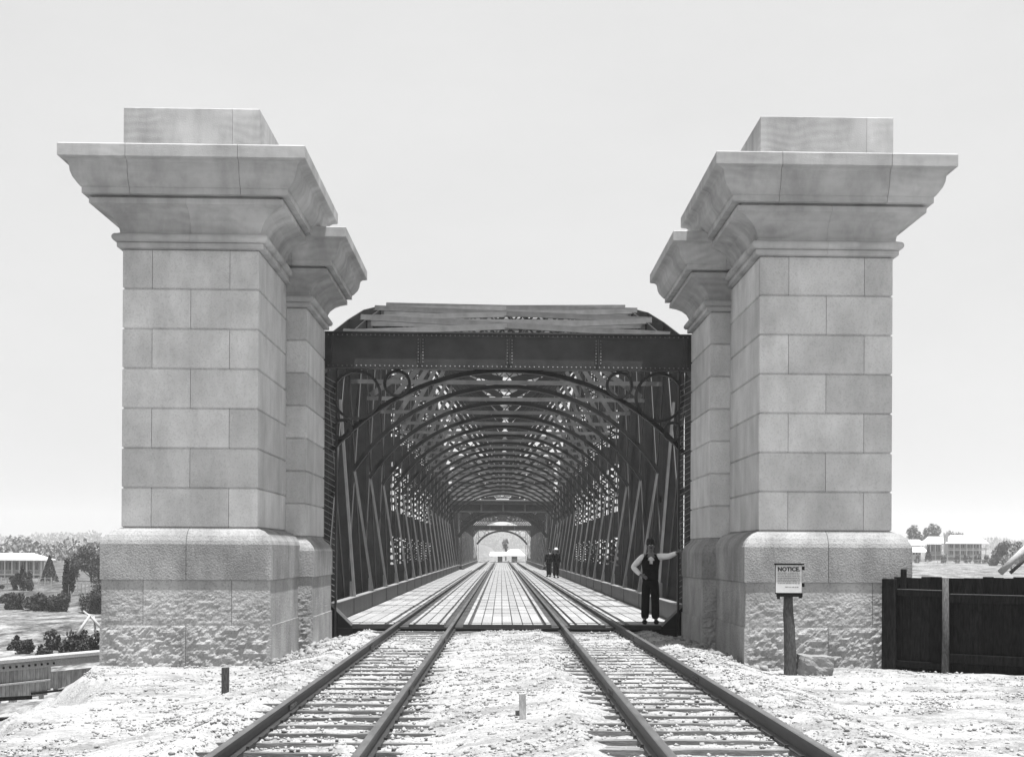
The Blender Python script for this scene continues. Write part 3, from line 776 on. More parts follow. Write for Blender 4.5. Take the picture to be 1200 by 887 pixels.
fo = bpy.data.objects.new('tmp', fc); C.objects.link(fo)
me = bpy.data.meshes.new_from_object(fo); bpy.data.objects.remove(fo)
ho = link_mesh('heading', me, 'ink', nbo); ho.location = (-.05, -.1245, 1.425); ho.rotation_euler = (PI/2, 0, 0)
mb = MB(); r = random.Random(11)
for li, z in enumerate((1.392, 1.366, 1.340, 1.314, 1.288, 1.262, 1.236, 1.180)):
    x, xe = (-.215, .115) if li < 7 else (-.10, .10)
    while x < xe:
        w_ = min(r.uniform(.012, .045), xe-x)
        q = x
        while q < x+w_: mb.box(q, q+.004, -.1245, -.1235, z, z+r.uniform(.009, .015)); q += .0065
        x += w_+.009
mb.build('small_print', 'ink', nbo)

p = at(955, 782, -8.0)
bm = bmesh.new(); bmesh.ops.create_cube(bm, size=1); bmesh.ops.subdivide_edges(bm, edges=bm.edges[:], cuts=9, use_grid_fill=True)
for v in bm.verts:
    c = v.co; l = max(abs(c.x), abs(c.y), abs(c.z))*2
    rr = Vector((c.x*.50, c.y*.42, c.z*.38)); sh = c.length/.866
    rr *= 1-.16*max(0, sh-.72)
    rr += rr.normalized()*(.035*nz(c.x*3, c.y*3, c.z*3)+.02*nz(c.x*8, c.y*8, c.z*8+3)); v.co = rr
me = bpy.data.meshes.new('b'); bm.to_mesh(me); bm.free()
M['field_stone'] = mat('field_stone', 0.13, 0.26, 4, 0.9, 0.7, 30, 0.02)
o = link_mesh('loose_stone', me, 'field_stone'); o.scale = (.92,.92,.92); o.location = (p.x, -8.0, -.43+.15); o.rotation_euler = (.03, .05, .15); tag(o, 'rough loose stone block lying beside the notice board post', 'stone')

fA = at(1038, 778, -6.75); fB = at(1205, 789, -8.2)
fA.z = fB.z = -.42
fd = (fB-fA).length; fr_ = math.atan2(fB.y-fA.y, fB.x-fA.x)
fe = empty('plank_fence', (fA.x, fA.y, -.42), 'black tarred plank fence running right from the stone pier', 'fence', rz=fr_)
ex = fd+1.6; x = .12; r = random.Random(4); hh = 1.49
while x < ex:
    w_ = r.uniform(.13, .19); g_ = r.choice([.003, .004, .006, .012]); mb = MB(); dz = r.uniform(-.015, .012)
    mb.box(x, x+w_-g_, .03, .055+r.uniform(0, .004), -.1, hh-.02+dz+.05*(x/ex)); mb.build('plank', 'fence', fe, bevel=.003); x += w_
for x, w_, h_ in ((.0, .19, 1.45),):
    mb = MB(); mb.box(x-.03, x+w_, -.10, .02, -.15, h_); mb.build('gate_post', 'fence', fe, bevel=.01)
mb = MB(); mb.box(.25, .34, -.02, .028, 1.2, 1.60); mb.build('post_stub', 'fence', fe, bevel=.008)
for px_ in (1.02, 2.75):
    mb = MB(); mb.tube([(px_, -.06, -.2), (px_+.004, -.06, .6), (px_-.004, -.06, 1.47)], [.062, .055, .05], 10); mb.build('fence_post', 'post', fe, smooth=True)
for a, b, z, hq, mm in ((.2, .97, 1.235, .10, 'fence'), (1.07, ex, 1.16, .13, 'fence'), (.2, .97, .12, .10, 'fence'), (1.07, ex, .24, .14, 'fence')):
    mb = MB(); mb.bar((a, -.015, z), (b, -.015, z-.01), .075, hq); rl = mb.build('fence_rail', mm, fe, bevel=.006)
    mb = MB(); mb.bar((a+.01, -.015, z+hq/2+.0035), (b-.01, -.015, z+hq/2-.0065), .07, .006)
    if z > 1: mb.build('lit_edge', 'fence_pale', rl)  # sunlit top of the upper rails, painted as a pale strip

# ------------------------------------------------------------------ timber hoarding low on the left, poles and branches
hA = at(-10, 772, -1.5); hB = at(119, 766, 1.5)
def along(t_, z): return Vector((hA.x+(hB.x-hA.x)*t_, hA.y+(hB.y-hA.y)*t_, z))
zt = (hA.z+hB.z)/2
hd = (hB-hA).length; hr = math.atan2(hB.y-hA.y, hB.x-hA.x)
he = empty('timber_retaining_wall', (hA.x, hA.y, zt), 'boarded timber retaining wall below the embankment at left', 'retaining wall', rz=hr)
mb = MB(); mb.box(-1.5, hd+.3, -.10, .25, -.06, .02); mb.build('top_beam', 'wood_pale', he, bevel=.01)
mb = MB(); mb.box(-1.5, hd-.1, -.06, .0, -.20, -.063); bb = mb.build('bolted_beam', 'wood_pale', he, bevel=.008)
for i in range(9):
    mb = MB(); mb.tube([(.25+i*.18, -.085, -.135), (.25+i*.18, -.03, -.135)], .022, 8); mb.build('bolt', 'iron', bb)
x = -1.4; r = random.Random(9)
while x < hd:
    w_ = r.uniform(.09, .16); mb = MB(); mb.box(x, x+w_-.012, .0, .03, (-.75 if x < 1.5 else -.62)-r.uniform(0, .08), -.21-(.10 if x > 1.62 else 0)); mb.build('board', 'board_grey', he); x += w_
mb = MB(); mb.box(-1.4, 1.62, -.05, -.002, -.48, -.44); mb.build('mid_rail', 'wood_pale', he, bevel=.005)
mb = MB(); mb.box(1.1, hd-.05, -.05, -.002, -.71, -.67); mb.build('low_rail', 'fence', he, bevel=.005)
p = at(16, 818, -3.2); mb = MB(); mb.bar((-.9, 0, -.05), (.32, .0, .02), .05, .07); o = mb.build('loose_plank', 'fence', None, bevel=.005); o.location = p; tag(o, 'dark plank lying level below the boarded wall at far left', 'plank')
p = at(8, 843, -5); mb = MB(); mb.bar((-.9, 0, -.02), (.22, .0, .02), .2, .05); o = mb.build('loose_plank', 'fence', None, bevel=.005); o.location = p; tag(o, 'flat dark plank at the foot of the slope, lowest at left', 'plank')
def branch(name, pts, rad, m, label, cat):
    mb = MB(); mb.tube(pts, rad, 8); o = mb.build(name, m, None, smooth=True); tag(o, label, cat); return o
branch('fallen_branch', [at(91, 743, 40), at(97, 733, 40.3), at(106, 720, 40.6)], [.09, .07, .05], 'wood_pale', 'bare white branch leaning up to the right near the left pier', 'branch')
branch('fallen_branch', [at(98, 716, 41), at(108, 724, 40.6), at(121, 738, 40.3)], [.04, .06, .07], 'wood_pale', 'bare white branch sloping down into the left pier edge', 'branch')
branch('fallen_branch', [at(110, 722, 40.8), at(112, 742, 40.4)], [.04, .05], 'wood_pale', 'short upright dead stick between two bare branches', 'branch')
branch('slanting_pole', [at(1172, 671, 8), at(1204, 640, 8)], [.09, .085], 'wood_pale', 'thick pale pole slanting up behind the fence at far right', 'pole')
branch('slanting_pole', [at(1184, 671, 8.6), at(1215, 643, 8.6)], [.05, .05], 'post', 'thinner dark pole slanting beside the thick pale one', 'pole')

# ------------------------------------------------------------------ trees
def leaves(centre, radii, n, size, seed, clumps=14, cone=False, col=None):
    r = np.random.default_rng(seed)
    if cone:
        h = r.random(n)**.8; a = r.uniform(0, 2*PI, n); rad = (1-h)**.85*(0.75+.3*r.random(n))
        pts = np.stack([rad*np.cos(a)*radii[0], rad*np.sin(a)*radii[1], (h*2-1)*radii[2]], 1)
    else:
        cc = r.normal(size=(clumps, 3)); cc /= np.linalg.norm(cc, axis=1)[:, None]; cc *= (r.random((clumps, 1))**.4)*.72
        cr = r.uniform(.22, .42, clumps); w_ = r.integers(0, clumps, n)
        q = r.normal(size=(n, 3)); q /= np.linalg.norm(q, axis=1)[:, None]; q *= (r.random((n, 1))**.35)
        pts = (cc[w_]+q*cr[w_][:, None])*np.array(radii)
    u = r.normal(size=(n, 3)); u /= np.linalg.norm(u, axis=1)[:, None]
    v = r.normal(size=(n, 3)); v -= (u*v).sum(1)[:, None]*u; v /= np.linalg.norm(v, axis=1)[:, None]
    s = size*(.6+.8*r.random((n, 1)))
    c = pts+np.array(centre)
    V = np.stack([c-u*s, c-v*s*.55, c+u*s, c+v*s*.55], 1).reshape(-1, 3)
    F = np.arange(4*n).reshape(-1, 4); return V, F
def tree(px, pyb, pyt, wpx, Y, label, m='leaf', cone=False, seed=0, n=1800, cat='tree', trunk=.25, name=None, group=None, lf=None, bark=True):
    b = at(px, pyb, Y); t_ = at(px, pyt, Y); b.z = terr(b.x, b.y)-.1; h = t_.z-b.z; dist = (b-CPOS).length; wr = wpx/2*dist/FPX
    e = empty(name or ('cypress_tree' if cone else 'leafy_tree'), b, label, cat, group)
    tz = h*trunk; rz = (h-tz)/2
    if trunk <= .06 and not cone: tz = -h*.25; rz = (h-tz)/2
    V, F = leaves((0, 0, tz+rz), (wr*1.15, wr*1.15, rz*1.05 if not cone else rz), n, lf or max(.05, h*.035), seed, cone=cone)
    link_mesh('crown', np_mesh('c', V, F), m, e)
    mb = MB(); mb.tube([(0,0,-.8), (0.02*h,0,max(tz, .1*h)), (0,.01*h,tz+rz)], [h*.035, h*.026, h*.01], 8)
    tr = mb.build('trunk', 'bark', e, smooth=True)
    if not cone and bark:
        r = random.Random(seed)
        for i in range(5):
            a = r.uniform(0, 6.28); l = MB(); z = tz*.8+rz*.25*i/3
            l.tube([(0.01*h, 0, z), (math.cos(a)*wr*.35, math.sin(a)*wr*.35, z+rz*.35), (math.cos(a)*wr*.7, math.sin(a)*wr*.7, z+rz*.8)], [h*.016, h*.01, h*.004], 6)
            l.build('limb', 'bark', tr, smooth=True)
    return e
# left bank
tree(58, 673, 651, 17, 200, 'dark cone-shaped cypress standing right of the left house', 'leaf_dark', True, 1, 2500, trunk=.03)
tree(79, 706, 656, 15, 150, 'tall narrow dark shrub tree rising from the hedge at left', 'leaf_dark', False, 2, 2600, trunk=.04)
tree(106, 672, 638, 40, 210, 'big spreading tree at the left edge of the stone pier', 'leaf', False, 3, 3600, trunk=.12)
tree(86, 676, 652, 22, 215, 'round dark tree between the narrow shrub and the big spreading tree', 'leaf_dark', False, 4, 2000, trunk=.1)
tree(117, 676, 655, 22, 190, 'dark tree low against the edge of the left pier', 'leaf_dark', False, 41, 2000, trunk=.05)
for i, (px, b, t_, w_, m_, lb) in enumerate([
    (19, 678, 667, 16, 'leaf_dark', 'round dark bush right in front of the left house'),
    (35, 679, 667, 10, 'leaf', 'small pale bush beside the round dark bush'),
    (17, 666, 650, 8, 'leaf_dark', 'dark climber growing over the porch of the left house'),
    (33, 694, 676, 5, 'leaf_dark', 'thin dark shrub in the middle of the paddock'),
    (28, 672, 661, 10, 'leaf_dark', 'dark shrub under the right eave of the left house'),
    (1, 694, 686, 8, 'leaf_dark', 'dark shrub at the far left edge of the paddock')]):
    tree(px, b, t_, w_, 175 if i != 2 else 236, lb, m_, False, 50+i, 900, 'bush', .05, 'garden_bush', 'bushes of the left garden', lf=.16, bark=False)
for i, (px, b, t_, w_, lb) in enumerate([
    (12, 710, 693, 32, 'dark hedge mass, first from the left along the paddock'),
    (43, 709, 693, 34, 'dark hedge mass under the thin shrub of the paddock'),
    (67, 709, 692, 26, 'dark hedge mass at the foot of the narrow dark shrub tree'),
    (112, 712, 684, 42, 'tall dark thicket against the edge of the left pier')]):
    tree(px, b, t_, w_, 135, lb, 'leaf_dark', False, 70+i, 2600, 'hedge', .02, 'hedge', 'hedge along the paddock', lf=.16, bark=False)
r = random.Random(21)
for i in range(9):
    px, b = [(20, 752), (28, 760), (62, 742), (88, 735), (100, 752), (108, 765), (112, 745), (80, 756), (50, 764)][i]
    tree(px, b+4, b-8-4*(i % 2), r.uniform(18, 32), 62+r.uniform(-8, 8), ['low scrub patch at far left of the rough bank', 'low scrub tuft just above the boarded wall, left', 'scrub patch in the middle of the rough bank', 'scrub under the white branch', 'scrub below the crossing branches', 'scrub right above the end of the boarded wall', 'scrub against the pier edge on the bank', 'scrub clump left of the crossing branches', 'scrub tuft above the middle of the boarded wall'][i], 'leaf_dark', False, 90+i, 900, 'scrub', .02, 'scrub', 'scrub on the rough bank', lf=.10, bark=False)
# right bank
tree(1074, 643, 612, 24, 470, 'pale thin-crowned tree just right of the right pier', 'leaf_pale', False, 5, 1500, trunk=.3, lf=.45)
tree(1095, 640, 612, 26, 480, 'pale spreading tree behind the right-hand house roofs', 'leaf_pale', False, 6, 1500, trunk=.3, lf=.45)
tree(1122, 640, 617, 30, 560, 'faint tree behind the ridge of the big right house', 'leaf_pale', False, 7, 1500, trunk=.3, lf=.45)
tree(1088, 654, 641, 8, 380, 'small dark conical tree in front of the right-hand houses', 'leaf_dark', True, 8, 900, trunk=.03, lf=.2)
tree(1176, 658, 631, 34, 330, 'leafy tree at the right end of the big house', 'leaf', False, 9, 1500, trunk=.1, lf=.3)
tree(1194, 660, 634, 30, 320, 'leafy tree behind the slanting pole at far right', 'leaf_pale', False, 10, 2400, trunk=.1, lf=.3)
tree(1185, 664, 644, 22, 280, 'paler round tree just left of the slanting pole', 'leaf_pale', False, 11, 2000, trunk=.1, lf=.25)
tree(1165, 656, 646, 12, 330, 'low bush at the right end of the big house verandah', 'leaf', False, 12, 1200, 'bush', .05, 'garden_bush', lf=.22, bark=False)
for i, px in enumerate((1075, 1105, 1121, 1133, 1146, 1155)):
    tree(px, 655, 648.5, 9, 360, ['low bush left of the small conical tree', 'low bush below the gap between the right houses', 'left bush of the three under the big verandah', 'middle bush of the three under the big verandah', 'right bush of the three under the big verandah', 'small bush by the last verandah posts'][i], 'leaf', False, 130+i, 500, 'bush', .03, 'garden_bush', 'bushes of the right garden', lf=.2, bark=False)
# tree behind the far shed
tree(592.5, 653, 631, 8, 330, 'single tree beyond the far end of the bridge', 'leaf_pale', False, 14, 420, trunk=.4, lf=.24)
# trees on the banks beside the bridge, seen through the ironwork
i = 0
for s in (-1, 1):
    for Y, X, hgt in ((32, 12, 7.5), (44, 15, 8), (58, 11, 7.5), (118, 16, 9), (132, 12, 8), (150, 14, 9), (172, 13, 8)):
        z = terr(s*X, Y)
        e = empty('bank_tree', (s*X, Y, z), '%s bank tree behind the %s truss, counted from the camera' % (['nearest', 'second', 'third', 'fourth', 'fifth', 'sixth', 'farthest'][i % 7], 'left' if s < 0 else 'right'), 'tree', 'trees on the river banks beside the %s truss' % ('left' if s < 0 else 'right'))
        V, F = leaves((0, 0, hgt*.55), (3.2, 3.2, hgt*.45), 1200, .28, 200+i); link_mesh('crown', np_mesh('c', V, F), 'leaf', e)
        mb = MB(); mb.tube([(0,0,-.5), (0,0,hgt*.5)], [.25, .12], 8); mb.build('trunk', 'bark', e); i += 1
# far wooded skyline
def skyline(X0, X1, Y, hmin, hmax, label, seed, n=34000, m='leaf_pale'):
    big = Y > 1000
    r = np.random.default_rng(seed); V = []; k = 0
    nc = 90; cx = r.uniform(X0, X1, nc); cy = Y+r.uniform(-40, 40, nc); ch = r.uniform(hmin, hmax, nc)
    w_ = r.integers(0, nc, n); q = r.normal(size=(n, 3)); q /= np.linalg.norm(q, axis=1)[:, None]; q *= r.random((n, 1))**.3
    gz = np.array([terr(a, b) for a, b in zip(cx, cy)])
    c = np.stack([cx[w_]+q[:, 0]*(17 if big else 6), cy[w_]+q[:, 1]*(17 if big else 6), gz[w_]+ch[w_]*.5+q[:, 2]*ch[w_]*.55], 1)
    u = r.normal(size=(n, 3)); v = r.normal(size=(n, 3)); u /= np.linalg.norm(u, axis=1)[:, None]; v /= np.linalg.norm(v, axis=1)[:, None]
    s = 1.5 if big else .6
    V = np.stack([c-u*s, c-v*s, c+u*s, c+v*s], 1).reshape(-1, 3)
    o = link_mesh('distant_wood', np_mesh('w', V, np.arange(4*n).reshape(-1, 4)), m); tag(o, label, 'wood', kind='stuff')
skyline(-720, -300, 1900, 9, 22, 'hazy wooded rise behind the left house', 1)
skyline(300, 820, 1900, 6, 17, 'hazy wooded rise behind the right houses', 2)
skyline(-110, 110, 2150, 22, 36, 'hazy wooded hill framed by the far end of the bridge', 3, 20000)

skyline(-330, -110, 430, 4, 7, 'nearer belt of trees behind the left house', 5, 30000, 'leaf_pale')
# ------------------------------------------------------------------ houses
def house(name, px0, px1, py_base, py_eave, py_ridge, Y, label, hip=.22, ver=True, depth=None, wall='wall_paint', chimney=None, win=6, storeys=1):
    a = at(px0, py_base, Y); b = at(px1, py_base, Y); ze = at((px0+px1)/2, py_eave, Y).z; zr = at((px0+px1)/2, py_ridge, Y).z
    L_ = b.x-a.x; zb = (a.z+b.z)/2; D = depth or L_*.5; e = empty(name, ((a.x+b.x)/2, Y, zb), label, 'house'); H = ze-zb; R_ = zr-zb
    mb = MB(); mb.box(-L_/2+.9, L_/2-.9, 1.6, D-1, -1.5, H); wl = mb.build('wall', wall, e)
    o_ = .6; x0, x1, y0, y1 = -L_/2-o_, L_/2+o_, -o_, D+o_; hx = L_*hip
    mb = MB(); mb.add([(x0,y0,H),(x1,y0,H),(x1,y1,H),(x0,y1,H),(x0+hx,D/2,R_),(x1-hx,D/2,R_),(x0,y0,H-.15),(x1,y0,H-.15),(x1,y1,H-.15),(x0,y1,H-.15)],
                       [(0,1,5,4),(1,2,5),(2,3,4,5),(3,0,4),(6,7,1,0),(7,8,2,1),(8,9,3,2),(9,6,0,3),(9,8,7,6)]); rf = mb.build('roof', 'white_roof', e)
    if chimney is not None:
        mb = MB(); mb.box(chimney*L_-.5, chimney*L_+.5, -.2, .6, H*.2, R_+.3); mb.build('chimney', 'wall_paint', rf)
    n = win; w_ = (L_-1.8)/n
    for i in range(n):
        xc = -L_/2+.9+w_*(i+.5)
        for s_ in range(storeys):
            h0 = H*s_/storeys; hh_ = H/storeys
            mb = MB(); mb.box(xc-w_*.28, xc+w_*.28, 1.55, 1.595, h0+hh_*.28, h0+hh_*.82); wd = mb.build('window', 'window', e)
            mb = MB(); mb.box(xc-w_*.02, xc+w_*.02, 1.52, 1.548, h0+hh_*.28, h0+hh_*.82); mb.build('mullion', 'wall_white', wd)
    if ver:
        mb = MB(); mb.box(-L_/2, L_/2, 0, 1.5, -.1, .1); mb.build('verandah_floor', 'wall_white', e)
        for i in range(n+1):
            xc = -L_/2+.15+(L_-.3)*i/n; mb = MB(); mb.box(xc-.09, xc+.09, .05, .23, -1.5, H-.15); mb.build('verandah_post', 'wall_white', e)
        for s_ in range(storeys):
            z = H*s_/storeys+H/storeys*.3; mb = MB(); mb.box(-L_/2, L_/2, .1, .16, z-.06, z+.05)
            q = -L_/2
            while q < L_/2: mb.box(q, q+.08, .1, .14, z-H/storeys*.3, z-.06); q += .4
            mb.build('railing', 'wall_paint', e)
        if storeys > 1: mb = MB(); mb.box(-L_/2, L_/2, 0, 1.6, H/2-.1, H/2+.1); mb.build('balcony_floor', 'wall_white', e)
    return e
house('verandah_house', -30, 49, 673, 655.5, 648, 230, 'low white-roofed house with a shaded verandah at far left', .24, win=9)
house('verandah_house', 1110, 1156, 652, 636.5, 627, 400, 'biggest right-hand house, long white hipped roof over a two-level verandah', .2, win=6, chimney=-.53, storeys=2)
house('wing_house', 1084, 1109, 650, 637, 628.5, 404, 'middle right-hand house joined left of the big hipped roof', .3, win=4)
house('small_cottage', 1062, 1084, 648, 639, 632, 420, 'small white cottage next to the right pier', .35, win=3, ver=False)
house('white_shed', 1067, 1085, 651, 646.5, 641, 385, 'white lean-to roof low in front of the small cottage', .1, win=3, ver=False, depth=6, wall='wall_white')
house('station_shed', 577.5, 594.5, 655, 651, 646.5, 262, 'long white-roofed shed seen through the far portal, left part', .05, win=5, ver=False, depth=8, wall='board_grey')
house('goods_shed', 594, 612, 656, 650.8, 643.5, 259, 'white-roofed shed with a peaked roof framed by the far portal', .42, win=4, ver=False, depth=9, wall='board_grey')
# paddock rail fences by the left house
def rail_fence(pxa, pxb, py, Y, label, m='board_grey'):
    a, b = at(pxa, py, Y), at(pxb, py, Y); e = empty('rail_fence', a, label, 'fence'); d = b-a; n = 9; a.z = terr(a.x, a.y); e.location = a; d.z = terr(b.x, b.y)-a.z
    for z in (.5, .95): mb = MB(); mb.bar((0,0,z), (d.x, d.y, d.z+z), .05, .07); mb.build('rail', m, e)
    for i in range(n+1): q = d*(i/n); mb = MB(); mb.box(q.x-.06, q.x+.06, q.y-.06, q.y+.06, q.z-.4, q.z+1.1); mb.build('post', m, e)
rail_fence(-6, 60, 680, 178, 'pale rail fence above the paddock before the left house')
rail_fence(82, 122, 683, 170, 'pale rail fence beneath the big spreading tree at left')
rail_fence(1063, 1170, 657, 350, 'pale rail fence before the right-hand houses')

# ------------------------------------------------------------------ people
def skin(name, verts, edges, m, parent, sub=2, root=0):
    """verts: (x, y, z, rx, ry)"""
    me = bpy.data.meshes.new(name); me.from_pydata([v[:3] for v in verts], edges, []); me.update()
    o = bpy.data.objects.new(name, me); C.objects.link(o)
    if parent is not None: o.parent = parent
    md = o.modifiers.new('skin', 'SKIN'); md.use_smooth_shade = True
    ms = o.modifiers.new('sub', 'SUBSURF'); ms.levels = sub; ms.render_levels = sub
    for i, v in enumerate(verts):
        sv = me.skin_vertices[0].data[i]; sv.radius = (v[3], v[4] if len(v) > 4 else v[3]); sv.use_root = (i == root)
    dg = bpy.context.evaluated_depsgraph_get(); ev = o.evaluated_get(dg)
    me2 = bpy.data.meshes.new_from_object(ev); o.modifiers.clear(); o.data = me2; bpy.data.meshes.remove(me)
    me2.materials.clear(); me2.materials.append(M[m]); me2.polygons.foreach_set('use_smooth', [True]*len(me2.polygons))
    return o
def ellipsoid(name, c, r_, m, parent, sub=3, fn=None):
    bm = bmesh.new(); bmesh.ops.create_icosphere(bm, subdivisions=sub, radius=1)
    for v in bm.verts:
        q = v.co.copy()
        if fn: q = fn(q)
        v.co = Vector((c[0]+q.x*r_[0], c[1]+q.y*r_[1], c[2]+q.z*r_[2]))
    me = bpy.data.meshes.new(name); bm.to_mesh(me); bm.free(); return link_mesh(name, me, m, parent, True)
def person(loc, rz, label, arms, hat, coat=False, legsep=.10, shirt='shirt', scale=1.0, vest=True):
    """figure looks along local -Y; arms: list of two chains shoulder, elbow, wrist, hand tip (local)"""
    e = empty('person', loc, label, 'person', rz=rz); e.scale = (scale,)*3
    V = [(0,0,.93,.125,.10), (0,.005,1.10,.12,.095), (0,.005,1.28,.145,.10), (0,0,1.40,.10,.08), (0,0,1.47,.05,.05), (0,-.012,1.545,.062,.07), (0,-.015,1.63,.075,.088), (0,-.01,1.69,.05,.06)]
    E_ = [(0,1),(1,2),(2,3),(3,4),(4,5),(5,6),(6,7)]
    for s in (-1, 1):
        b = len(V); V += [(s*.085,0,.86,.085,.085), (s*legsep*1.0,-.005,.50,.055,.06), (s*(legsep+.01),.012,.12,.036,.04), (s*(legsep+.03),-.11,.035,.035,.03)]
        E_ += [(0,b),(b,b+1),(b+1,b+2),(b+2,b+3)]
    for ch in arms:
        b = len(V); sh, el, wr, tip = ch
        V += [(*sh,.058,.058), (*el,.042,.042), (*wr,.026,.026), (*(Vector(wr).lerp(Vector(tip), .5)),.034,.018)]
        E_ += [(3,b),(b,b+1),(b+1,b+2),(b+2,b+3)]
        # five fingers rooted in the palm
        d = (Vector(tip)-Vector(wr)); dn = d.normalized(); sd_ = dn.cross(Vector((0,-1,0)) if abs(dn.y) < .9 else Vector((0,0,1))).normalized(); pa = Vector(wr).lerp(Vector(tip), .5)
        for k, (o_, ln) in enumerate(((-.026,.055),(-.009,.068),(.009,.064),(.025,.05))):
            c = len(V); p1_ = pa+sd_*o_+dn*.03; p2_ = p1_+dn*ln*.55+Vector((0,-.004,-.006)); p3_ = p2_+dn*ln*.45+Vector((0,-.006,-.016))
            V += [(*p1_,.010,.010), (*p2_,.009,.009), (*p3_,.007,.007)]; E_ += [(b+3,c),(c,c+1),(c+1,c+2)]
        c = len(V); q1 = pa-sd_*.036-dn*.012; q2 = q1-sd_*.02+dn*.03
        V += [(*q1,.012,.012), (*q2,.009,.009)]; E_ += [(b+3,c),(c,c+1)]
    body = skin('body', V, E_, 'skin', e, 2)
    # face: nose, eyes, moustache, ears
    ellipsoid('nose', (0,-.105,1.60), (.012,.02,.024), 'skin', e, 2)
    for s in (-1, 1):
        ellipsoid('ear', (s*.078,0,1.60), (.012,.02,.032), 'skin', e, 2)
        ellipsoid('eye', (s*.03,-.088,1.625), (.012,.01,.007), 'shirt', e, 2)
    ellipsoid('moustache', (0,-.098,1.572), (.035,.014,.011), 'hair', e, 2)
    ellipsoid('hair', (0,.012,1.655), (.088,.10,.075), 'hair', e, 3)
    # trousers
    T = [(0,0,.98,.145,.115), (0,0,.90,.14,.115)]; TE = [(0,1)]
    for s in (-1, 1):
        b = len(T); T += [(s*.088,0,.80,.105,.105), (s*legsep,-.005,.50,.09,.092), (s*(legsep+.01),.01,.09,.082,.09)]; TE += [(1,b),(b,b+1),(b+1,b+2)]
    skin('trousers', T, TE, 'black', e, 2)
    for s in (-1, 1):
        ellipsoid('boot', (s*(legsep+.02),-.06,.045), (.052,.135,.05), 'black', e, 3, lambda q: Vector((q.x, q.y, max(q.z, -.85))))
    tm = 'black' if coat else shirt
    TV = [(0,0,.98,.15,.12), (0,.005,1.12,.142,.115), (0,.005,1.27,.168,.12), (0,0,1.385,.13,.095), (0,0,1.455,.062,.06)]
    TE2 = [(0,1),(1,2),(2,3),(3,4)]
    if coat: TV = [(x_, y_, z_, a_*1.08, b_*1.12) for x_, y_, z_, a_, b_ in TV]+[(0,.005,.86,.185,.155), (0,.005,.76,.19,.16)]; TE2 += [(0,5),(5,6)]
    skin('torso_shirt' if not coat else 'coat', TV, TE2, tm, e, 2)
    for ch in arms:
        sh, el, wr, tip = [Vector(q) for q in ch]; w2 = el.lerp(wr, .93)
        inn = Vector((sh.x*.72, sh.y, sh.z-.01))
        skin('sleeve', [(*inn,.075,.075), (*sh,.082,.08), (*(sh.lerp(el,.5)),.072,.070), (*el,.062,.062), (*(el.lerp(wr,.5)),.058,.056), (*w2,.040,.040)], [(0,1),(1,2),(2,3),(3,4),(4,5)], tm, e, 2)
    if vest and not coat:
        # waistcoat: shell round the torso with a V neck
        bm = bmesh.new(); nr, nz_ = 36, 16
        prof = [(.90,.165,.135),(.98,.168,.138),(1.10,.168,.138),(1.20,.180,.142),(1.30,.196,.146),(1.38,.182,.130),(1.44,.115,.10)]
        rows = []
        for i in range(nz_+1):
            z = .90+(1.44-.90)*i/nz_; rx = lerp_tab([(a, b) for a, b, c in prof], z); ry = lerp_tab([(a, c) for a, b, c in prof], z); row = []
            for k_ in range(nr):
                a = 2*PI*k_/nr; row.append(bm.verts.new((rx*math.cos(a), .005+ry*math.sin(a), z)))
            rows.append(row)
        for i in range(nz_):
            for k_ in range(nr):
                a = 2*PI*(k_+.5)/nr; z = .90+(1.44-.90)*(i+.5)/nz_; x = math.cos(a)*.16
                if math.sin(a) < 0 and z > 1.20 and abs(x) < (z-1.20)*.36+.004: continue
                bm.faces.new((rows[i][k_], rows[i][(k_+1) % nr], rows[i+1][(k_+1) % nr], rows[i+1][k_]))
        bmesh.ops.solidify(bm, geom=bm.faces[:], thickness=-.006)
        me = bpy.data.meshes.new('v'); bm.to_mesh(me); bm.free(); link_mesh('waistcoat', me, 'dark_cloth', e, True)
        for i in range(5): ellipsoid('button', (0,-.135,.97+.05*i), (.007,.005,.007), 'hair', e, 1)
    if hat:
        mb = MB(); n = 28; rows = hat
        for (rr, z) in rows:
            for k_ in range(n): a = 2*PI*k_/n; mb.v.append((rr*.92*math.cos(a), rr*1.08*math.sin(a)-.005, z))
        for i in range(len(rows)-1):
            for k_ in range(n): a, b = i*n+k_, i*n+(k_+1) % n; mb.f.append((a, b, b+n, a+n))
        mb.f.append(tuple((len(rows)-1)*n+k_ for k_ in range(n)))
        hb = mb.build('hat', 'hair' if not coat else hat_m, e, smooth=True)
    return e
hat_m = 'shirt'
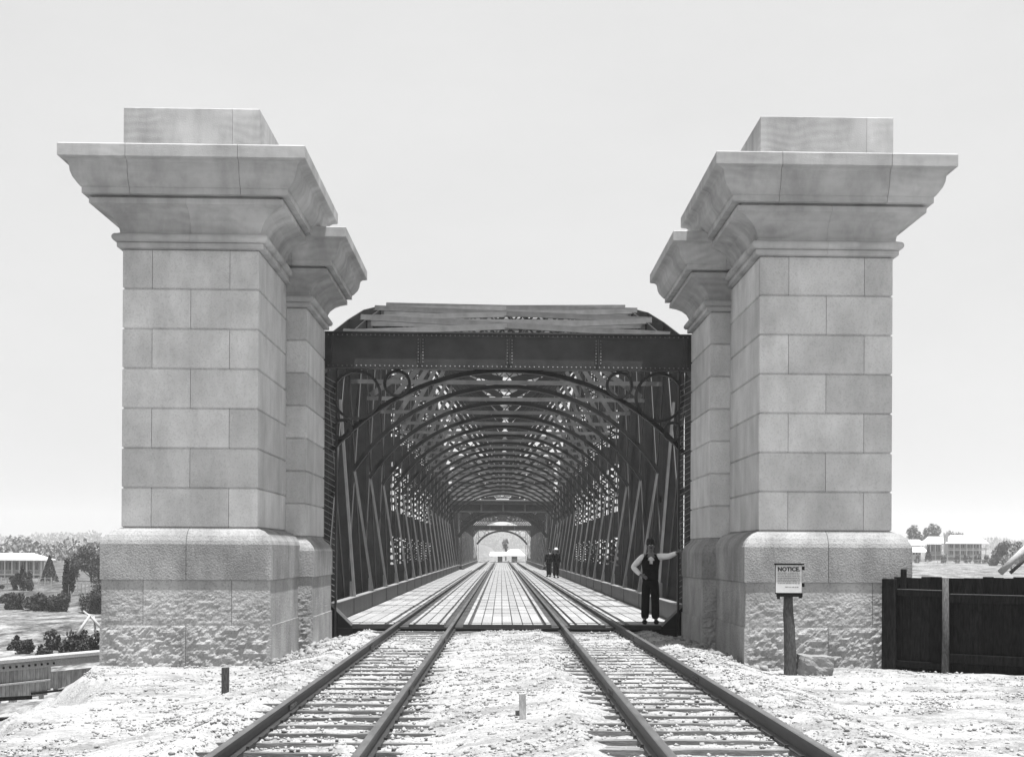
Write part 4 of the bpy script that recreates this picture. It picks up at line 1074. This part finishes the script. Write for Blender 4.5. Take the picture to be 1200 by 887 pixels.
bowler = [(.088, 1.645), (.108, 1.652), (.110, 1.660), (.098, 1.664), (.097, 1.70), (.090, 1.74), (.07, 1.765), (.035, 1.775), (.01, 1.777)]
mp = at(762, 726.5, .55)
hand = Vector((3.475-mp.x, -.62, 1.52))
person((mp.x, .55, -.03), 0, 'man in white shirt and dark waistcoat leaning one hand on the right pier',
       [[(-.165,0,1.385), (-.36,.06,1.17), (-.20,-.07,1.00), (-.12,-.10,.97)],
        [(.165,0,1.385), (.36,-.22,1.40), (.50,-.50,1.475), (hand.x+.0, hand.y-.05, hand.z)]], bowler, scale=.985)
rest = [[(-.165,0,1.385), (-.24,.02,1.12), (-.25,-.04,.88), (-.25,-.07,.80)], [(.165,0,1.385), (.24,.02,1.12), (.25,-.04,.88), (.25,-.07,.80)]]
wide = [(.088, 1.64), (.19, 1.645), (.19, 1.652), (.098, 1.66), (.092, 1.72), (.07, 1.755), (.01, 1.76)]
p = at(651.5, 672.8, 58.5)
person((p.x, 58.5, -.03), .3, 'man in a dark coat and pale hat walking on the far deck', rest, wide, coat=True, legsep=.09, scale=.97)
hat_m = 'hair'
p = at(643.3, 673, 61.5)
person((p.x, 61.5, -.03), -.5, 'bareheaded-looking dark figure just left of the pale-hatted man', rest, [(.09, 1.65), (.10, 1.66), (.095, 1.70), (.06, 1.745), (.01, 1.75)], coat=True, legsep=.07, scale=.96)

# ------------------------------------------------------------------ haze
HAZE = 0.00031
if HAZE:
    mb = MB(); mb.box(-1560, 1560, -70, 2480, -13.5, 60); V_ = bpy.data.materials.new('haze_air'); V_.use_nodes = True
    t = V_.node_tree; t.nodes.clear(); pv = t.nodes.new('ShaderNodeVolumePrincipled'); ou = t.nodes.new('ShaderNodeOutputMaterial')
    pv.inputs['Color'].default_value = (.95, .95, .95, 1); pv.inputs['Density'].default_value = HAZE; pv.inputs['Anisotropy'].default_value = .2
    t.links.new(pv.outputs[0], ou.inputs['Volume']); o = mb.build('haze', V_, None); tag(o, kind='stuff')
print('OBJS', len(bpy.data.objects))
